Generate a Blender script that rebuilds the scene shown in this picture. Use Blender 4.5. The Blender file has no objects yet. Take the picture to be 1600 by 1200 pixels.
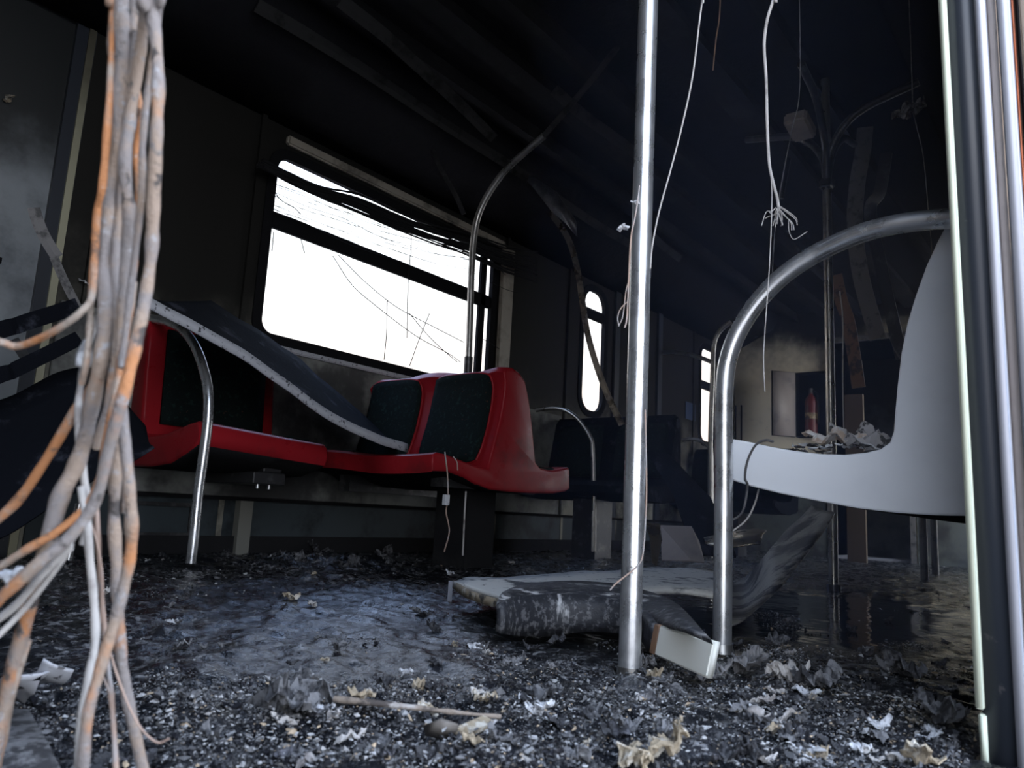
import bpy, bmesh, math, random
import numpy as np
from mathutils import Vector, Matrix, noise
C = bpy.data.collections.new('car'); bpy.context.scene.collection.children.link(C)
S = bpy.context.scene
random.seed(7)
PI = math.pi
# ------------------------------------------------------------------ camera
F = 1200.0
def cray(px, py): return Vector(((px-800)/F, -(py-600)/F, -1.0))
_up = cray(1175, -6500).normalized()
_x = cray(1750, 849); _x = (_x-_up*_x.dot(_up)).normalized()
_y = _up.cross(_x)
RW = Matrix((_x, _y, _up))                     # camera vectors -> world
EYE = Vector((0, 0, 0.24))
cd = bpy.data.cameras.new('camera'); cam = bpy.data.objects.new('camera', cd); C.objects.link(cam)
cam.matrix_world = Matrix.Translation(EYE) @ RW.to_4x4()
cd.sensor_width = 36; cd.lens = 36*F/1600; cd.clip_start = 0.02
cd.dof.use_dof = True; cd.dof.focus_distance = 1.9; cd.dof.aperture_fstop = 9
S.camera = cam
def ray(px, py): return RW @ cray(px, py)
def PX(px, py, v): d = ray(px, py); return EYE + d*((v-EYE.x)/d.x)
def PY(px, py, v): d = ray(px, py); return EYE + d*((v-EYE.y)/d.y)
def PZ(px, py, v): d = ray(px, py); return EYE + d*((v-EYE.z)/d.z)
def PD(px, py, d): return EYE + ray(px, py)*d
# ------------------------------------------------------------------ sky, exposure
w = bpy.data.worlds.new('sky'); S.world = w; w.use_nodes = True
nt = w.node_tree; nt.nodes.clear()
tc = nt.nodes.new('ShaderNodeTexCoord'); sp = nt.nodes.new('ShaderNodeSeparateXYZ')
rp = nt.nodes.new('ShaderNodeValToRGB'); bg = nt.nodes.new('ShaderNodeBackground'); wo = nt.nodes.new('ShaderNodeOutputWorld')
rp2 = nt.nodes.new('ShaderNodeValToRGB'); mp = nt.nodes.new('ShaderNodeMapRange'); mx = nt.nodes.new('ShaderNodeMix'); mx.data_type = 'RGBA'
nt.links.new(tc.outputs['Generated'], sp.inputs[0]); nt.links.new(sp.outputs['Z'], rp.inputs[0]); nt.links.new(sp.outputs['Z'], rp2.inputs[0])
e = rp.color_ramp.elements; e[0].position = 0.0; e[0].color = (.30, .25, .225, 1); e[1].position = .55; e[1].color = (.42, .60, 1, 1)
m_ = rp.color_ramp.elements.new(.18); m_.color = (.33, .30, .285, 1); m_ = rp.color_ramp.elements.new(.24); m_.color = (.38, .38, .385, 1); m_ = rp.color_ramp.elements.new(.36); m_.color = (.50, .53, .56, 1)
e = rp2.color_ramp.elements; e[0].position = 0.0; e[0].color = (.96, .97, 1, 1); e[1].position = .6; e[1].color = (.60, .74, 1, 1)
mp.inputs[1].default_value = -.25; mp.inputs[2].default_value = .25
nt.links.new(sp.outputs['Y'], mp.inputs[0]); nt.links.new(mp.outputs[0], mx.inputs[0])
nt.links.new(rp2.outputs[0], mx.inputs[6]); nt.links.new(rp.outputs[0], mx.inputs[7])
nt.links.new(mx.outputs[2], bg.inputs[0]); bg.inputs[1].default_value = 4.0
nt.links.new(bg.outputs[0], wo.inputs[0])
vs = S.view_settings; vs.view_transform = 'Standard'; vs.look = 'None'; vs.gamma = 1; vs.exposure = 0.55
sl = bpy.data.lights.new('sun', 'SUN'); sl.energy = 9; sl.angle = .01; sl.color = (1, .93, .84)
so = bpy.data.objects.new('sun', sl); C.objects.link(so); so.rotation_euler = Vector((.75, .02, .66)).to_track_quat('Z', 'Y').to_euler()
def portal(name, loc, sx, sz, ydir):
    l = bpy.data.lights.new(name, 'AREA'); l.shape = 'RECTANGLE'; l.size = sx; l.size_y = sz
    l.cycles.is_portal = True
    o = bpy.data.objects.new(name, l); C.objects.link(o); o.location = loc
    o.rotation_euler = (PI/2 if ydir > 0 else -PI/2, 0, 0)
portal('sky_portal_doorway', (.35, -.005, 1.0), 1.4, 2.1, 1)
portal('sky_portal_unseen_doorway', (6.475, -.005, 1.03), 1.25, 2.1, 1)  # unseen doorway, placed and sized to light the end wall
portal('sky_portal_far_window', (2.62, 3.0, 1.38), 1.6, .95, -1)
# ------------------------------------------------------------------ helpers
def link(name, me, mat=None, parent=None):
    o = bpy.data.objects.new(name, me); C.objects.link(o)
    if mat is not None:
        for m in (mat if isinstance(mat, (list, tuple)) else [mat]): me.materials.append(m)
    if parent is not None: o.parent = parent; o.matrix_parent_inverse = parent.matrix_world.inverted()
    return o
def tag(o, label=None, cat=None, group=None, kind=None):
    if label: o['label'] = label
    if cat: o['category'] = cat
    if group: o['group'] = group
    if kind: o['kind'] = kind
    return o
def empty(name, loc, label, cat, group=None):
    o = bpy.data.objects.new(name, None); C.objects.link(o); o.matrix_world = Matrix.Translation(Vector(loc)); o.empty_display_size = .05
    return tag(o, label, cat, group)
def struct(o): o['kind'] = 'structure'; return o
def cr(pts, n=6):
    P = [Vector(p) for p in pts]; out = []
    if len(P) < 3: return P
    for i in range(len(P)-1):
        a = P[i-1] if i else P[0]*2-P[1]; b = P[i]; c = P[i+1]; d = P[i+2] if i+2 < len(P) else P[-1]*2-P[-2]
        for k in range(n):
            t = k/n; out.append(.5*((2*b)+(c-a)*t+(2*a-5*b+4*c-d)*t*t+(3*b-a-3*c+d)*t**3))
    out.append(P[-1]); return out
class MB:
    def __init__(s): s.bm = bmesh.new()
    def tube(s, pts, r, seg=10, smooth=6, wob=0, mat=0):
        pts = cr(pts, smooth) if smooth else [Vector(p) for p in pts]
        n = len(pts); rr = r if isinstance(r, (list, tuple)) else None
        t0 = (pts[1]-pts[0]).normalized()
        u = t0.orthogonal().normalized(); rings = []; prev = t0
        for i, p in enumerate(pts):
            t = ((pts[i+1]-p) if i < n-1 else (p-pts[i-1]))
            if 0 < i < n-1: t = pts[i+1]-pts[i-1]
            if t.length < 1e-9: t = prev
            t = t.normalized(); u = (u-t*u.dot(t)).normalized(); v = t.cross(u); prev = t
            R = r if rr is None else rr[0]+(rr[1]-rr[0])*i/(n-1)
            if wob: R *= 1+wob*(noise.noise(p*70))
            rings.append([s.bm.verts.new(p+(u*math.cos(2*PI*k/seg)+v*math.sin(2*PI*k/seg))*R) for k in range(seg)])
        for a, b in zip(rings, rings[1:]):
            for k in range(seg):
                f = s.bm.faces.new((a[k], a[(k+1) % seg], b[(k+1) % seg], b[k])); f.smooth = True; f.material_index = mat
        for q in (rings[0][::-1], rings[-1]):
            f = s.bm.faces.new(q); f.material_index = mat
            for e_ in f.edges: e_.smooth = False
        return s
    def box(s, a, b, mat=0, M=None):
        r = bmesh.ops.create_cube(s.bm, size=1)
        a = Vector(a); b = Vector(b)
        T = Matrix.Translation((a+b)/2) @ Matrix.Diagonal((*(b-a), 1))
        if M is not None: T = M @ T
        for v in r['verts']: v.co = T @ v.co
        for f in {f for v in r['verts'] for f in v.link_faces}: f.material_index = mat
        return s
    def bevel(s, w, seg=2):
        bmesh.ops.bevel(s.bm, geom=s.bm.edges[:], offset=w, segments=seg, affect='EDGES', clamp_overlap=True); return s
    def prism(s, pts, d, bev=0, seg=3, mat=0):
        """closed outline pts (3D, planar) pushed along vector d"""
        d = Vector(d); A = [s.bm.verts.new(p) for p in pts]; B = [s.bm.verts.new(Vector(p)+d) for p in pts]
        n = len(A); fs = [s.bm.faces.new(A), s.bm.faces.new(B[::-1])]
        for i in range(n):
            f = s.bm.faces.new((A[(i+1) % n], A[i], B[i], B[(i+1) % n])); f.smooth = True; fs.append(f)
        for f in fs: f.material_index = mat
        if not bev:
            for f in fs[:2]:
                for e_ in f.edges: e_.smooth = False
        if bev:
            es = list(fs[0].edges)+list(fs[1].edges)
            bmesh.ops.bevel(s.bm, geom=es, offset=bev, segments=seg, affect='EDGES', clamp_overlap=True)
        return s
    def sheet(s, rows, thick=.003, mat=0, smooth=True):
        """grid of points -> solid sheet"""
        V = [[s.bm.verts.new(p) for p in r] for r in rows]; fs = []
        for i in range(len(V)-1):
            for j in range(len(V[0])-1):
                f = s.bm.faces.new((V[i][j], V[i][j+1], V[i+1][j+1], V[i+1][j])); f.smooth = smooth; f.material_index = mat; fs.append(f)
        bmesh.ops.recalc_face_normals(s.bm, faces=fs)
        r = bmesh.ops.solidify(s.bm, geom=fs, thickness=thick)
        return s
    def ball(s, c, r, sc=(1, 1, 1), lump=0, sub=2, mat=0):
        q = bmesh.ops.create_icosphere(s.bm, subdivisions=sub, radius=1)
        for v in q['verts']:
            k = 1+lump*noise.noise(v.co*2.3+Vector(c)*40)
            v.co = Vector(c)+Vector((v.co.x*sc[0], v.co.y*sc[1], v.co.z*sc[2]))*r*k
        for f in {f for v in q['verts'] for f in v.link_faces}: f.smooth = True; f.material_index = mat
        return s
    def build(s, name, mat, parent=None, sharp=None, under=None):
        bmesh.ops.recalc_face_normals(s.bm, faces=s.bm.faces[:])
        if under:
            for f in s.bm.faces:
                if f.normal.z < -.8: f.material_index = under  # downward faces take the darker second material
        me = bpy.data.meshes.new(name); s.bm.to_mesh(me); s.bm.free()
        if sharp:
            try: me.set_sharp_from_angle(angle=math.radians(sharp))
            except Exception: pass
        return link(name, me, mat, parent)
def plate(name, outer, holes, to3d, depthvec, mat, parent=None):
    """flat outline with holes (2D) -> solid plate; to3d maps (u,v)->Vector"""
    cu = bpy.data.curves.new(name, 'CURVE'); cu.dimensions = '2D'; cu.fill_mode = 'BOTH'
    for loop in [outer]+holes:
        sl = cu.splines.new('POLY'); sl.points.add(len(loop)-1); sl.use_cyclic_u = True
        for p, q in zip(sl.points, loop): p.co = (q[0], q[1], 0, 1)
    t = bpy.data.objects.new('t', cu); C.objects.link(t)
    me = bpy.data.meshes.new_from_object(t.evaluated_get(bpy.context.evaluated_depsgraph_get()))
    bpy.data.objects.remove(t); bpy.data.curves.remove(cu)
    bm = bmesh.new(); bm.from_mesh(me); bpy.data.meshes.remove(me)
    bmesh.ops.remove_doubles(bm, verts=bm.verts[:], dist=1e-5)
    for v in bm.verts: v.co = to3d(v.co.x, v.co.y)
    r = bmesh.ops.extrude_face_region(bm, geom=bm.faces[:])
    for v in [g for g in r['geom'] if isinstance(g, bmesh.types.BMVert)]: v.co += Vector(depthvec)
    bmesh.ops.recalc_face_normals(bm, faces=bm.faces[:])
    me = bpy.data.meshes.new(name); bm.to_mesh(me); bm.free(); me.materials.clear()
    return link(name, me, mat, parent)
def rrect(x0, y0, x1, y1, r, n=6):
    out = []
    for cx, cy, a in ((x1-r, y0+r, -PI/2), (x1-r, y1-r, 0), (x0+r, y1-r, PI/2), (x0+r, y0+r, PI)):
        for k in range(n+1): t = a+PI/2*k/n; out.append((cx+r*math.cos(t), cy+r*math.sin(t)))
    return out
# ------------------------------------------------------------------ materials
def mat(name, col, rough=.5, metal=0, **k):
    m = bpy.data.materials.new(name); m.use_nodes = True; n = m.node_tree; b = n.nodes['Principled BSDF']
    b.inputs['Base Color'].default_value = (*col, 1); b.inputs['Roughness'].default_value = rough; b.inputs['Metallic'].default_value = metal
    co = n.nodes.new('ShaderNodeTexCoord').outputs['Object']
    def nz(scale, detail=4, rough_=.6, stretch=None):
        t = n.nodes.new('ShaderNodeTexNoise'); t.inputs['Scale'].default_value = scale; t.inputs['Detail'].default_value = detail; t.inputs['Roughness'].default_value = rough_
        if stretch:
            q = n.nodes.new('ShaderNodeMapping'); q.inputs['Scale'].default_value = stretch; n.links.new(co, q.inputs[0]); n.links.new(q.outputs[0], t.inputs[0])
        else: n.links.new(co, t.inputs[0])
        return t.outputs[0]
    def ramp(src, a, b_):
        r = n.nodes.new('ShaderNodeMapRange'); r.inputs[1].default_value = a; r.inputs[2].default_value = b_; r.interpolation_type = 'SMOOTHSTEP'; n.links.new(src, r.inputs[0]); return r.outputs[0]
    def mixc(f, A, B):
        q = n.nodes.new('ShaderNodeMix'); q.data_type = 'RGBA'
        n.links.new(f, q.inputs[0])
        for i, v in ((6, A), (7, B)):
            if isinstance(v, tuple): q.inputs[i].default_value = (*v, 1)
            else: n.links.new(v, q.inputs[i])
        return q.outputs[2]
    cur = tuple(col)
    for (c2, sc, a, b2, *st) in k.get('spots', []):
        cur = mixc(ramp(nz(sc, 5, .65, st[0] if st else None), a, b2), cur, c2)
    if 'soot' in k:                                            # soot deposit rising with height: (z0, z1, colour)
        z0, z1, c2 = k['soot']
        s_ = n.nodes.new('ShaderNodeSeparateXYZ'); n.links.new(co, s_.inputs[0])
        a = n.nodes.new('ShaderNodeMath'); a.operation = 'MULTIPLY_ADD'; n.links.new(nz(2.2, 6, .6), a.inputs[0]); a.inputs[1].default_value = .9
        n.links.new(s_.outputs['Z'], a.inputs[2])
        cur = mixc(ramp(a.outputs[0], z0+.45, z1+.45), cur, c2)
    if not isinstance(cur, tuple): n.links.new(cur, b.inputs['Base Color'])
    if 'rv' in k:
        r0, r1, sc = k['rv']; r = n.nodes.new('ShaderNodeMapRange'); n.links.new(nz(sc, 5), r.inputs[0]); r.inputs[1].default_value = .35; r.inputs[2].default_value = .65
        r.inputs[3].default_value = r0; r.inputs[4].default_value = r1; n.links.new(r.outputs[0], b.inputs['Roughness'])
    if 'bump' in k:
        sc, st, ds = k['bump']; q = n.nodes.new('ShaderNodeBump'); q.inputs['Strength'].default_value = st; q.inputs['Distance'].default_value = ds
        n.links.new(nz(sc, 6, .65), q.inputs['Height']); n.links.new(q.outputs[0], b.inputs['Normal'])
    if 'spec' in k: b.inputs['Specular IOR Level'].default_value = k['spec']
    if 'coat' in k: b.inputs['Coat Weight'].default_value = k['coat']; b.inputs['Coat Roughness'].default_value = .08
    return m
SOOT = (.012, .012, .013)
M = dict(
 soot=mat('soot', (.016, .016, .017), .95, spots=[((.03, .03, .03), 3, .52, .75)], bump=(30, .4, .01), spec=.06),
 ceiling=mat('ceiling_soot', (.014, .014, .016), .95, spots=[((.018, .018, .02), 2.5, .5, .8)], bump=(12, .5, .02), spec=.05),
 wall=mat('wall_cream_sooted', (.24, .23, .19), .7, soot=(.45, 1.15, (.012, .0115, .010)), spots=[((.03, .03, .027), 3.0, .38, .62)], bump=(60, .15, .004), spec=.15),
 wallend=mat('end_wall_cream', (.86, .78, .60), .5, soot=(1.62, 2.1, (.014, .013, .012)), spots=[((.50, .46, .37), 4, .5, .75), ((.1, .09, .07), 9, .70, .74)]),
 frame=mat('window_frame', (.010, .010, .011), .9, spec=.05, bump=(80, .3, .004)),
 reveal=mat('window_reveal', (.30, .27, .22), .6, spots=[((.06, .055, .045), 5, .45, .7)]),
 steel=mat('stainless_steel', (.60, .61, .62), .3, .86, spots=[((.40, .40, .41), 9, .52, .7), ((.16, .16, .16), 45, .66, .74)], rv=(.20, .42, 14), bump=(140, .05, .001)),
 steeld=mat('sooty_steel', (.36, .35, .33), .32, .9, spots=[((.20, .19, .18), 9, .50, .7)], rv=(.25, .5, 12)),
 red=mat('red_plastic', (.25, .011, .016), .34, spec=.14, spots=[((.13, .013, .015), 5, .5, .75), ((.02, .012, .012), 60, .68, .74)], rv=(.26, .36, 9), bump=(40, .04, .002)),
 white=mat('pale_grey_plastic', (.80, .82, .85), .38, spots=[((.72, .74, .77), 3, .45, .7), ((.10, .10, .10), 70, .72, .76)], rv=(.3, .5, 8)),
 cushion=mat('charred_upholstery', (.006, .010, .010), .9, spec=.12, spots=[((.012, .026, .023), 50, .55, .65), ((.06, .03, .02), 65, .66, .7), ((.35, .37, .38), 55, .74, .77)], bump=(120, .5, .004)),
 cable=mat('burnt_cable', (.22, .195, .185), .8, spots=[((.29, .22, .17), 26, .42, .6), ((.42, .19, .085), 7, .56, .64), ((.33, .32, .32), 90, .56, .68), ((.07, .06, .055), 45, .57, .66)], bump=(260, .9, .003), spec=.3),
 rust=mat('rusty_cable', (.46, .20, .085), .8, spots=[((.36, .30, .25), 12, .45, .6), ((.16, .10, .07), 50, .55, .66), ((.45, .40, .36), 90, .62, .70)], bump=(260, .9, .003), spec=.3),
 pale=mat('pale_insulation', (.42, .40, .38), .7, spots=[((.2, .18, .17), 20, .5, .7)], bump=(200, .4, .002)),
 wire=mat('black_wire', (.010, .010, .011), .8, spec=.2),
 copper=mat('dull_copper_wire', (.34, .24, .19), .55, spots=[((.30, .29, .29), 15, .45, .6)]),
 ash=mat('white_ash', (.55, .56, .58), .9, spots=[((.2, .2, .21), 40, .5, .7)], bump=(120, .6, .005)),
 tan=mat('scorched_tan', (.30, .245, .17), .8, spots=[((.52, .49, .43), 35, .5, .62), ((.05, .045, .04), 30, .52, .66)], bump=(90, .5, .005)),
 trimd=mat('trim_soot', (.028, .028, .028), .8, spec=.1, spots=[((.012, .012, .012), 9, .5, .65)]),
 char=mat('char', (.020, .020, .023), .45, spots=[((.10, .10, .115), 30, .55, .7)], bump=(90, .7, .006)),
 grey=mat('grey_ash_scrap', (.13, .13, .135), .7, spots=[((.025, .025, .028), 45, .46, .58), ((.34, .34, .33), 60, .62, .72)], bump=(80, .6, .005)),
 panel=mat('burnt_lining_panel', (.006, .007, .010), .95, spec=.04, spots=[((.035, .038, .05), 9, .56, .70)], bump=(60, .5, .006)),
 lip=mat('grey_panel_edge', (.36, .365, .39), .6, spots=[((.04, .04, .045), 60, .57, .64)]),
 ashpanel=mat('ash_covered_panel', (.62, .61, .57), .7, spots=[((.05, .05, .055), 6, .55, .63), ((.02, .02, .022), 30, .60, .66)], bump=(60, .4, .004)),
 charpanel=mat('charred_curved_panel', (.016, .017, .021), .6, spots=[((.10, .10, .105), 70, .50, .62), ((.42, .42, .42), 14, .56, .64, (1, 1, .35))], bump=(60, .5, .005)),
 cream=mat('cream_laminate', (.66, .66, .60), .4, spots=[((.20, .16, .11), 70, .68, .73)]),
 scorch=mat('brown_scorch', (.20, .115, .07), .6, spots=[((.04, .03, .025), 18, .5, .6)]),
 alu=mat('aluminium', (.42, .43, .48), .45, .25, spots=[((.34, .34, .37), 6, .5, .7, (1, 1, .2))], bump=(90, .1, .002)),
 aluw=mat('grey_jamb_infill', (.34, .30, .28), .5, spots=[((.24, .22, .21), 6, .5, .7)]),
 green=mat('pale_green_strip', (.56, .60, .48), .5, spots=[((.38, .36, .27), 9, .6, .75)]),
 rubber=mat('black_rubber', (.020, .024, .032), .38, spots=[((.06, .06, .065), 40, .66, .72)]),
 copperred=mat('red_brown_edge', (.33, .11, .06), .6),
 beige=mat('beige_body', (.72, .60, .50), .5),
 darkm=mat('sooty_metal', (.05, .05, .052), .4, .6, spots=[((.12, .12, .12), 12, .5, .7)], bump=(50, .2, .004)),
 greym=mat('ash_grey_metal', (.15, .145, .145), .6, .2, spots=[((.05, .05, .05), 20, .5, .65)], bump=(60, .3, .004)),
 brown=mat('heat_stained_metal', (.26, .22, .16), .3, .8, spots=[((.07, .06, .05), 8, .5, .65)], rv=(.2, .45, 10)),
 door=mat('door_leaf_grey', (.19, .21, .225), .4, soot=(1.15, 1.5, (.012, .014, .015)), spots=[((.09, .10, .11), 4, .45, .7)], bump=(20, .2, .004)),
 end_shade=mat('end_wall_shade', (.10, .11, .10), .6, spots=[((.04, .04, .04), 4, .45, .65)]),  # dark tone standing in for shade low on the end wall
 foam=mat('burnt_foam_tan', (.40, .31, .24), .8, spots=[((.50, .48, .46), 30, .45, .6)], bump=(80, .5, .004)),
 foamg=mat('burnt_foam_grey', (.34, .33, .33), .8, spots=[((.04, .04, .04), 40, .5, .58)], bump=(80, .5, .004)),
 boxd=mat('cabinet_back', (.02, .02, .025), .7),
 extred=mat('extinguisher_red', (.10, .012, .014), .5, spots=[((.03, .01, .01), 8, .5, .7)]),
 blue=mat('dark_blue_sticker', (.015, .03, .075), .5),
 gravel=mat('ballast', (.36, .34, .32), .9, spots=[((.22, .21, .20), 20, .45, .6)]),
 build=mat('pale_pink_render', (.72, .58, .54), .9),
)
g = bpy.data.materials.new('window_glass'); g.use_nodes = True; gn = g.node_tree; gn.nodes.clear()
tr = gn.nodes.new('ShaderNodeBsdfTransparent'); tr.inputs[0].default_value = (.93, .93, .93, 1); gl = gn.nodes.new('ShaderNodeBsdfGlossy'); gl.inputs['Roughness'].default_value = .03
lw = gn.nodes.new('ShaderNodeLayerWeight'); lp = gn.nodes.new('ShaderNodeMath'); lp.operation = 'POWER'; lp.inputs[1].default_value = 4.0; gn.links.new(lw.outputs['Facing'], lp.inputs[0]); ly = gn.nodes.new('ShaderNodeMath'); ly.operation = 'MULTIPLY_ADD'; ly.inputs[1].default_value = .5; ly.inputs[2].default_value = .03; gn.links.new(lp.outputs[0], ly.inputs[0]); ms = gn.nodes.new('ShaderNodeMixShader'); go = gn.nodes.new('ShaderNodeOutputMaterial')
gn.links.new(ly.outputs[0], ms.inputs[0]); gn.links.new(tr.outputs[0], ms.inputs[1]); gn.links.new(gl.outputs[0], ms.inputs[2]); gn.links.new(ms.outputs[0], go.inputs[0])
M['glass'] = g
# ------------------------------------------------------------------ outside
o = MB().box((-30, -30, -1.3), (40, 40, -1.15)).build('ground', M['gravel']); struct(o)
bl = empty('building', (7, 17, -1.15), 'low pale pink building seen hazily through the large window', 'building')
MB().box((1, 24, -1.15), (13, 28, 2.2)).build('wall', M['build'], bl)
b = MB(); b.prism([Vector((.7, 15.6, 2.0)), Vector((.7, 20.3, 2.0)), Vector((.7, 18, 2.9))], (12.6, 0, 0)); b.build('roof', M['build'], bl)
# ------------------------------------------------------------------ shell
YF, YN, ZC, XE, XB = 2.9, .13, 2.25, 7.2, -3.0
W1 = (1.865, .955, 3.43, 1.795); W2 = (4.435, .975, 4.735, 1.87); W3 = (6.40, .965, 6.76, 1.84)
farwin = [rrect(*W1, .07), rrect(*W2, .12), rrect(*W3, .09)]
DW = (-.45, .0, 1.06, 1.99)      # the doorway opposite, closed by a door
def rect(a): return [(a[0], a[1]), (a[2], a[1]), (a[2], a[3]), (a[0], a[3])]
struct(plate('wall_left', [(XB, -.02), (DW[0], -.02), (DW[0], DW[3]), (DW[2], DW[3]), (DW[2], -.02), (XE, -.02), (XE, ZC+.05), (XB, ZC+.05)], farwin, lambda u, v: Vector((u, YF, v)), (0, .03, 0), M['wall']))
nearwin = []
struct(plate('wall_right', [(1.02, -.02), (5.85, -.02), (5.85, 2.08), (7.1, 2.08), (7.1, -.02), (XE, -.02), (XE, ZC+.05), (XB, ZC+.05), (XB, -.02), (-.45, -.02), (-.45, 2.03), (1.02, 2.03)], nearwin, lambda u, v: Vector((u, YN, v)), (0, -.10, 0), M['wall']))  # second opening is unseen, added to let light onto the end wall
struct(plate('wall_front', [(.03, -.02), (1.35, -.02), (1.35, 1.95), (2.0, 1.95), (2.0, -.02), (2.95, -.02), (2.95, ZC+.05), (.03, ZC+.05)], [], lambda u, v: Vector((XE, u, v)), (.06, 0, 0), M['wallend']))
struct(MB().box((XB-.06, .03, -.02), (XB, 2.95, ZC+.05)).build('wall_back', M['soot']))
# gangway beyond the end wall
b = MB(); b.box((8.6, 1.1, -.02), (8.66, 2.2, 2.1)); b.box((XE+.06, 1.1, -.02), (8.6, 1.16, 2.1)); b.box((XE+.06, 2.14, -.02), (8.6, 2.2, 2.1)); b.box((XE+.06, 1.1, 2.05), (8.6, 2.2, 2.1)); b.box((XE, 1.1, -.06), (8.66, 2.2, -.02))
struct(b.build('wall_gangway', M['soot']))
# ceiling with coves and longitudinal ribs
struct(MB().box((XB, .03, ZC), (XE+.06, 2.99, ZC+.05)).build('ceiling', M['ceiling']))
b = MB(); b.prism([Vector((XB, 2.895, 1.93)), Vector((XB, 2.895, 2.24)), Vector((XB, 2.45, 2.24)), Vector((XB, 2.52, 2.12))], (XE-XB-.01, 0, 0)); struct(b.build('trim_1', M['ceiling']))
b = MB(); b.prism([Vector((1.1, .135, 1.95)), Vector((1.1, .135, 2.24)), Vector((1.1, .6, 2.24)), Vector((1.1, .5, 2.12))], (XE-1.12, 0, 0)); struct(b.build('trim_2', M['ceiling']))
k = 3
for y, z0, wd in ((2.30, 2.17, .04), (2.02, 2.19, .10), (1.72, 2.15, .035), (1.30, 2.19, .12), (.95, 2.16, .035)):
    b = MB(); b.box((-.6, y-wd/2, z0), (XE-.02, y+wd/2, ZC-.002)); b.box((-.6, y-wd/2-.012, z0-.006), (XE-.02, y-wd/2, z0+.02)); struct(b.build('trim_%d' % k, M['soot'])); k += 1
for x in (1.15, 1.78, 3.55, 4.25, 4.95, 6.25):       # wall ribs
    b = MB(); b.box((x-.012, YF-.016, 0), (x+.012, YF-.001, 1.95)); struct(b.build('trim_%d' % k, M['wall'])); k += 1
b = MB(); b.box((1.12, YF-.03, .02), (XE-.02, YF-.001, .09)); struct(b.build('baseboard_left', M['soot']))
b = MB(); b.box((1.07, YF-.03, .235), (XE-.4, YF-.001, .25)); struct(b.build('trim_%d' % k, M['frame'])); k += 1
b = MB(); b.box((1.07, YF-.018, .25), (4.2, YF-.002, .90)); b.bevel(.003, 1); struct(b.build('trim_%d' % k, mat('lower_lining', (.20, .205, .19), .6, spec=.15, spots=[((.05, .05, .05), 2.6, .38, .62)]))); k += 1
b = MB(); b.box((1.07, YF-.012, .0), (XE-.4, YF-.002, .235)); struct(b.build('trim_%d' % k, mat('kick_panel', (.035, .045, .05), .6, spec=.2, spots=[((.012, .014, .016), 3, .42, .6)]))); k += 1
b = MB()
for a_, c_ in (((1.36, .085), (1.66, .10)), ((1.36, .20), (1.66, .215)), ((1.36, .10), (1.375, .20)), ((1.645, .10), (1.66, .20))): b.box((a_[0], YF-.02, a_[1]), (c_[0], YF-.012, c_[1]))
struct(b.build('trim_%d' % k, M['darkm'])); k += 1
b = MB(); b.box((1.845, YF-.05, .0), (1.905, YF-.001, .235)); struct(b.build('trim_%d' % k, mat('support_post_paint', (.15, .15, .13), .6))); k += 1
# windows
def window(name, W, y, out, r, bar, reveal=.0):
    x0, z0, x1, z1 = W
    root = plate(name, rrect(x0-.035, z0-.035, x1+.035, z1+.035, r+.03), [rrect(x0+.012, z0+.012, x1-.012, z1-.012, max(r-.012, .02))], lambda u, v: Vector((u, y-.008*out, v)), (0, .028*out, 0), M['frame'])
    root['kind'] = 'structure'
    b = MB(); zb = z0+(z1-z0)*bar
    b.box((x0+.012, y+.0*out, zb-.038), (x1-.012, y+.028*out, zb+.038)); b.bevel(.006, 2); b.build('transom', M['frame'], root)
    plate('pane', rrect(x0+.005, z0+.005, x1-.005, z1-.005, r), [], lambda u, v: Vector((u, y+.020*out, v)), (0, .004*out, 0), M['glass'], root)
    return root
w1 = window('window_1', W1, YF, 1, .07, .632)
b = MB(); b.box((3.325, YF+.0, .95), (3.375, YF+.03, 1.80)); b.bevel(.006, 2); b.build('mullion', M['frame'], w1)
b = MB(); b.box((1.90, YF-.03, 1.845), (3.5, YF-.002, 1.89)); b.bevel(.008, 2); b.build('head_trim', M['reveal'], w1)
b = MB(); b.box((3.485, YF-.03, .86), (3.60, YF-.002, 1.86)); b.bevel(.008, 2); b.build('side_trim', M['reveal'], w1)
b = MB(); b.box((1.87, YF-.035, .895), (3.46, YF-.002, .918)); b.bevel(.005, 2); b.build('sill', M['lip'], w1)
window('window_2', W2, YF, 1, .12, .80)
window('window_3', W3, YF, 1, .09, .60)
# the closed door opposite (left edge of view)
d1 = MB().box((DW[0], YF+.02, 0), (.99, YF+.06, 1.97)).build('door_1', M['door']); struct(d1)
b = MB(); b.box((.99, YF+.0, 0), (1.03, YF+.06, 1.98)); b.build('door_seal', M['rubber'], d1)
b = MB(); b.box((1.03, YF-.008, .0), (1.055, YF+.06, 1.99)); b.build('door_edge_strip', mat('dull_cream_strip', (.30, .29, .20), .5, soot=(1.2, 2.0, (.05, .045, .03))), d1)
b = MB(); b.box((.15, YF+.0, 1.0), (.16, YF+.02, 1.85)); b.box((.2, YF+.01, .98), (.88, YF+.02, 1.0)); b.build('door_window_bead', M['frame'], d1)
# further doors: dark vertical seams
for n_, x in ((2, 4.86), (3, 5.55)):
    b = MB(); b.box((x, YF-.02, 0), (x+.07, YF-.001, 1.98)); struct(b.build('door_%d' % n_, M['rubber']))
tag(MB().box((5.55+.55, YF-.006, 1.13), (5.55+.75, YF-.001, 1.28)).build('sticker', M['blue']), 'dark blue square sticker on the far wall before the last window', 'sticker')
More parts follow.
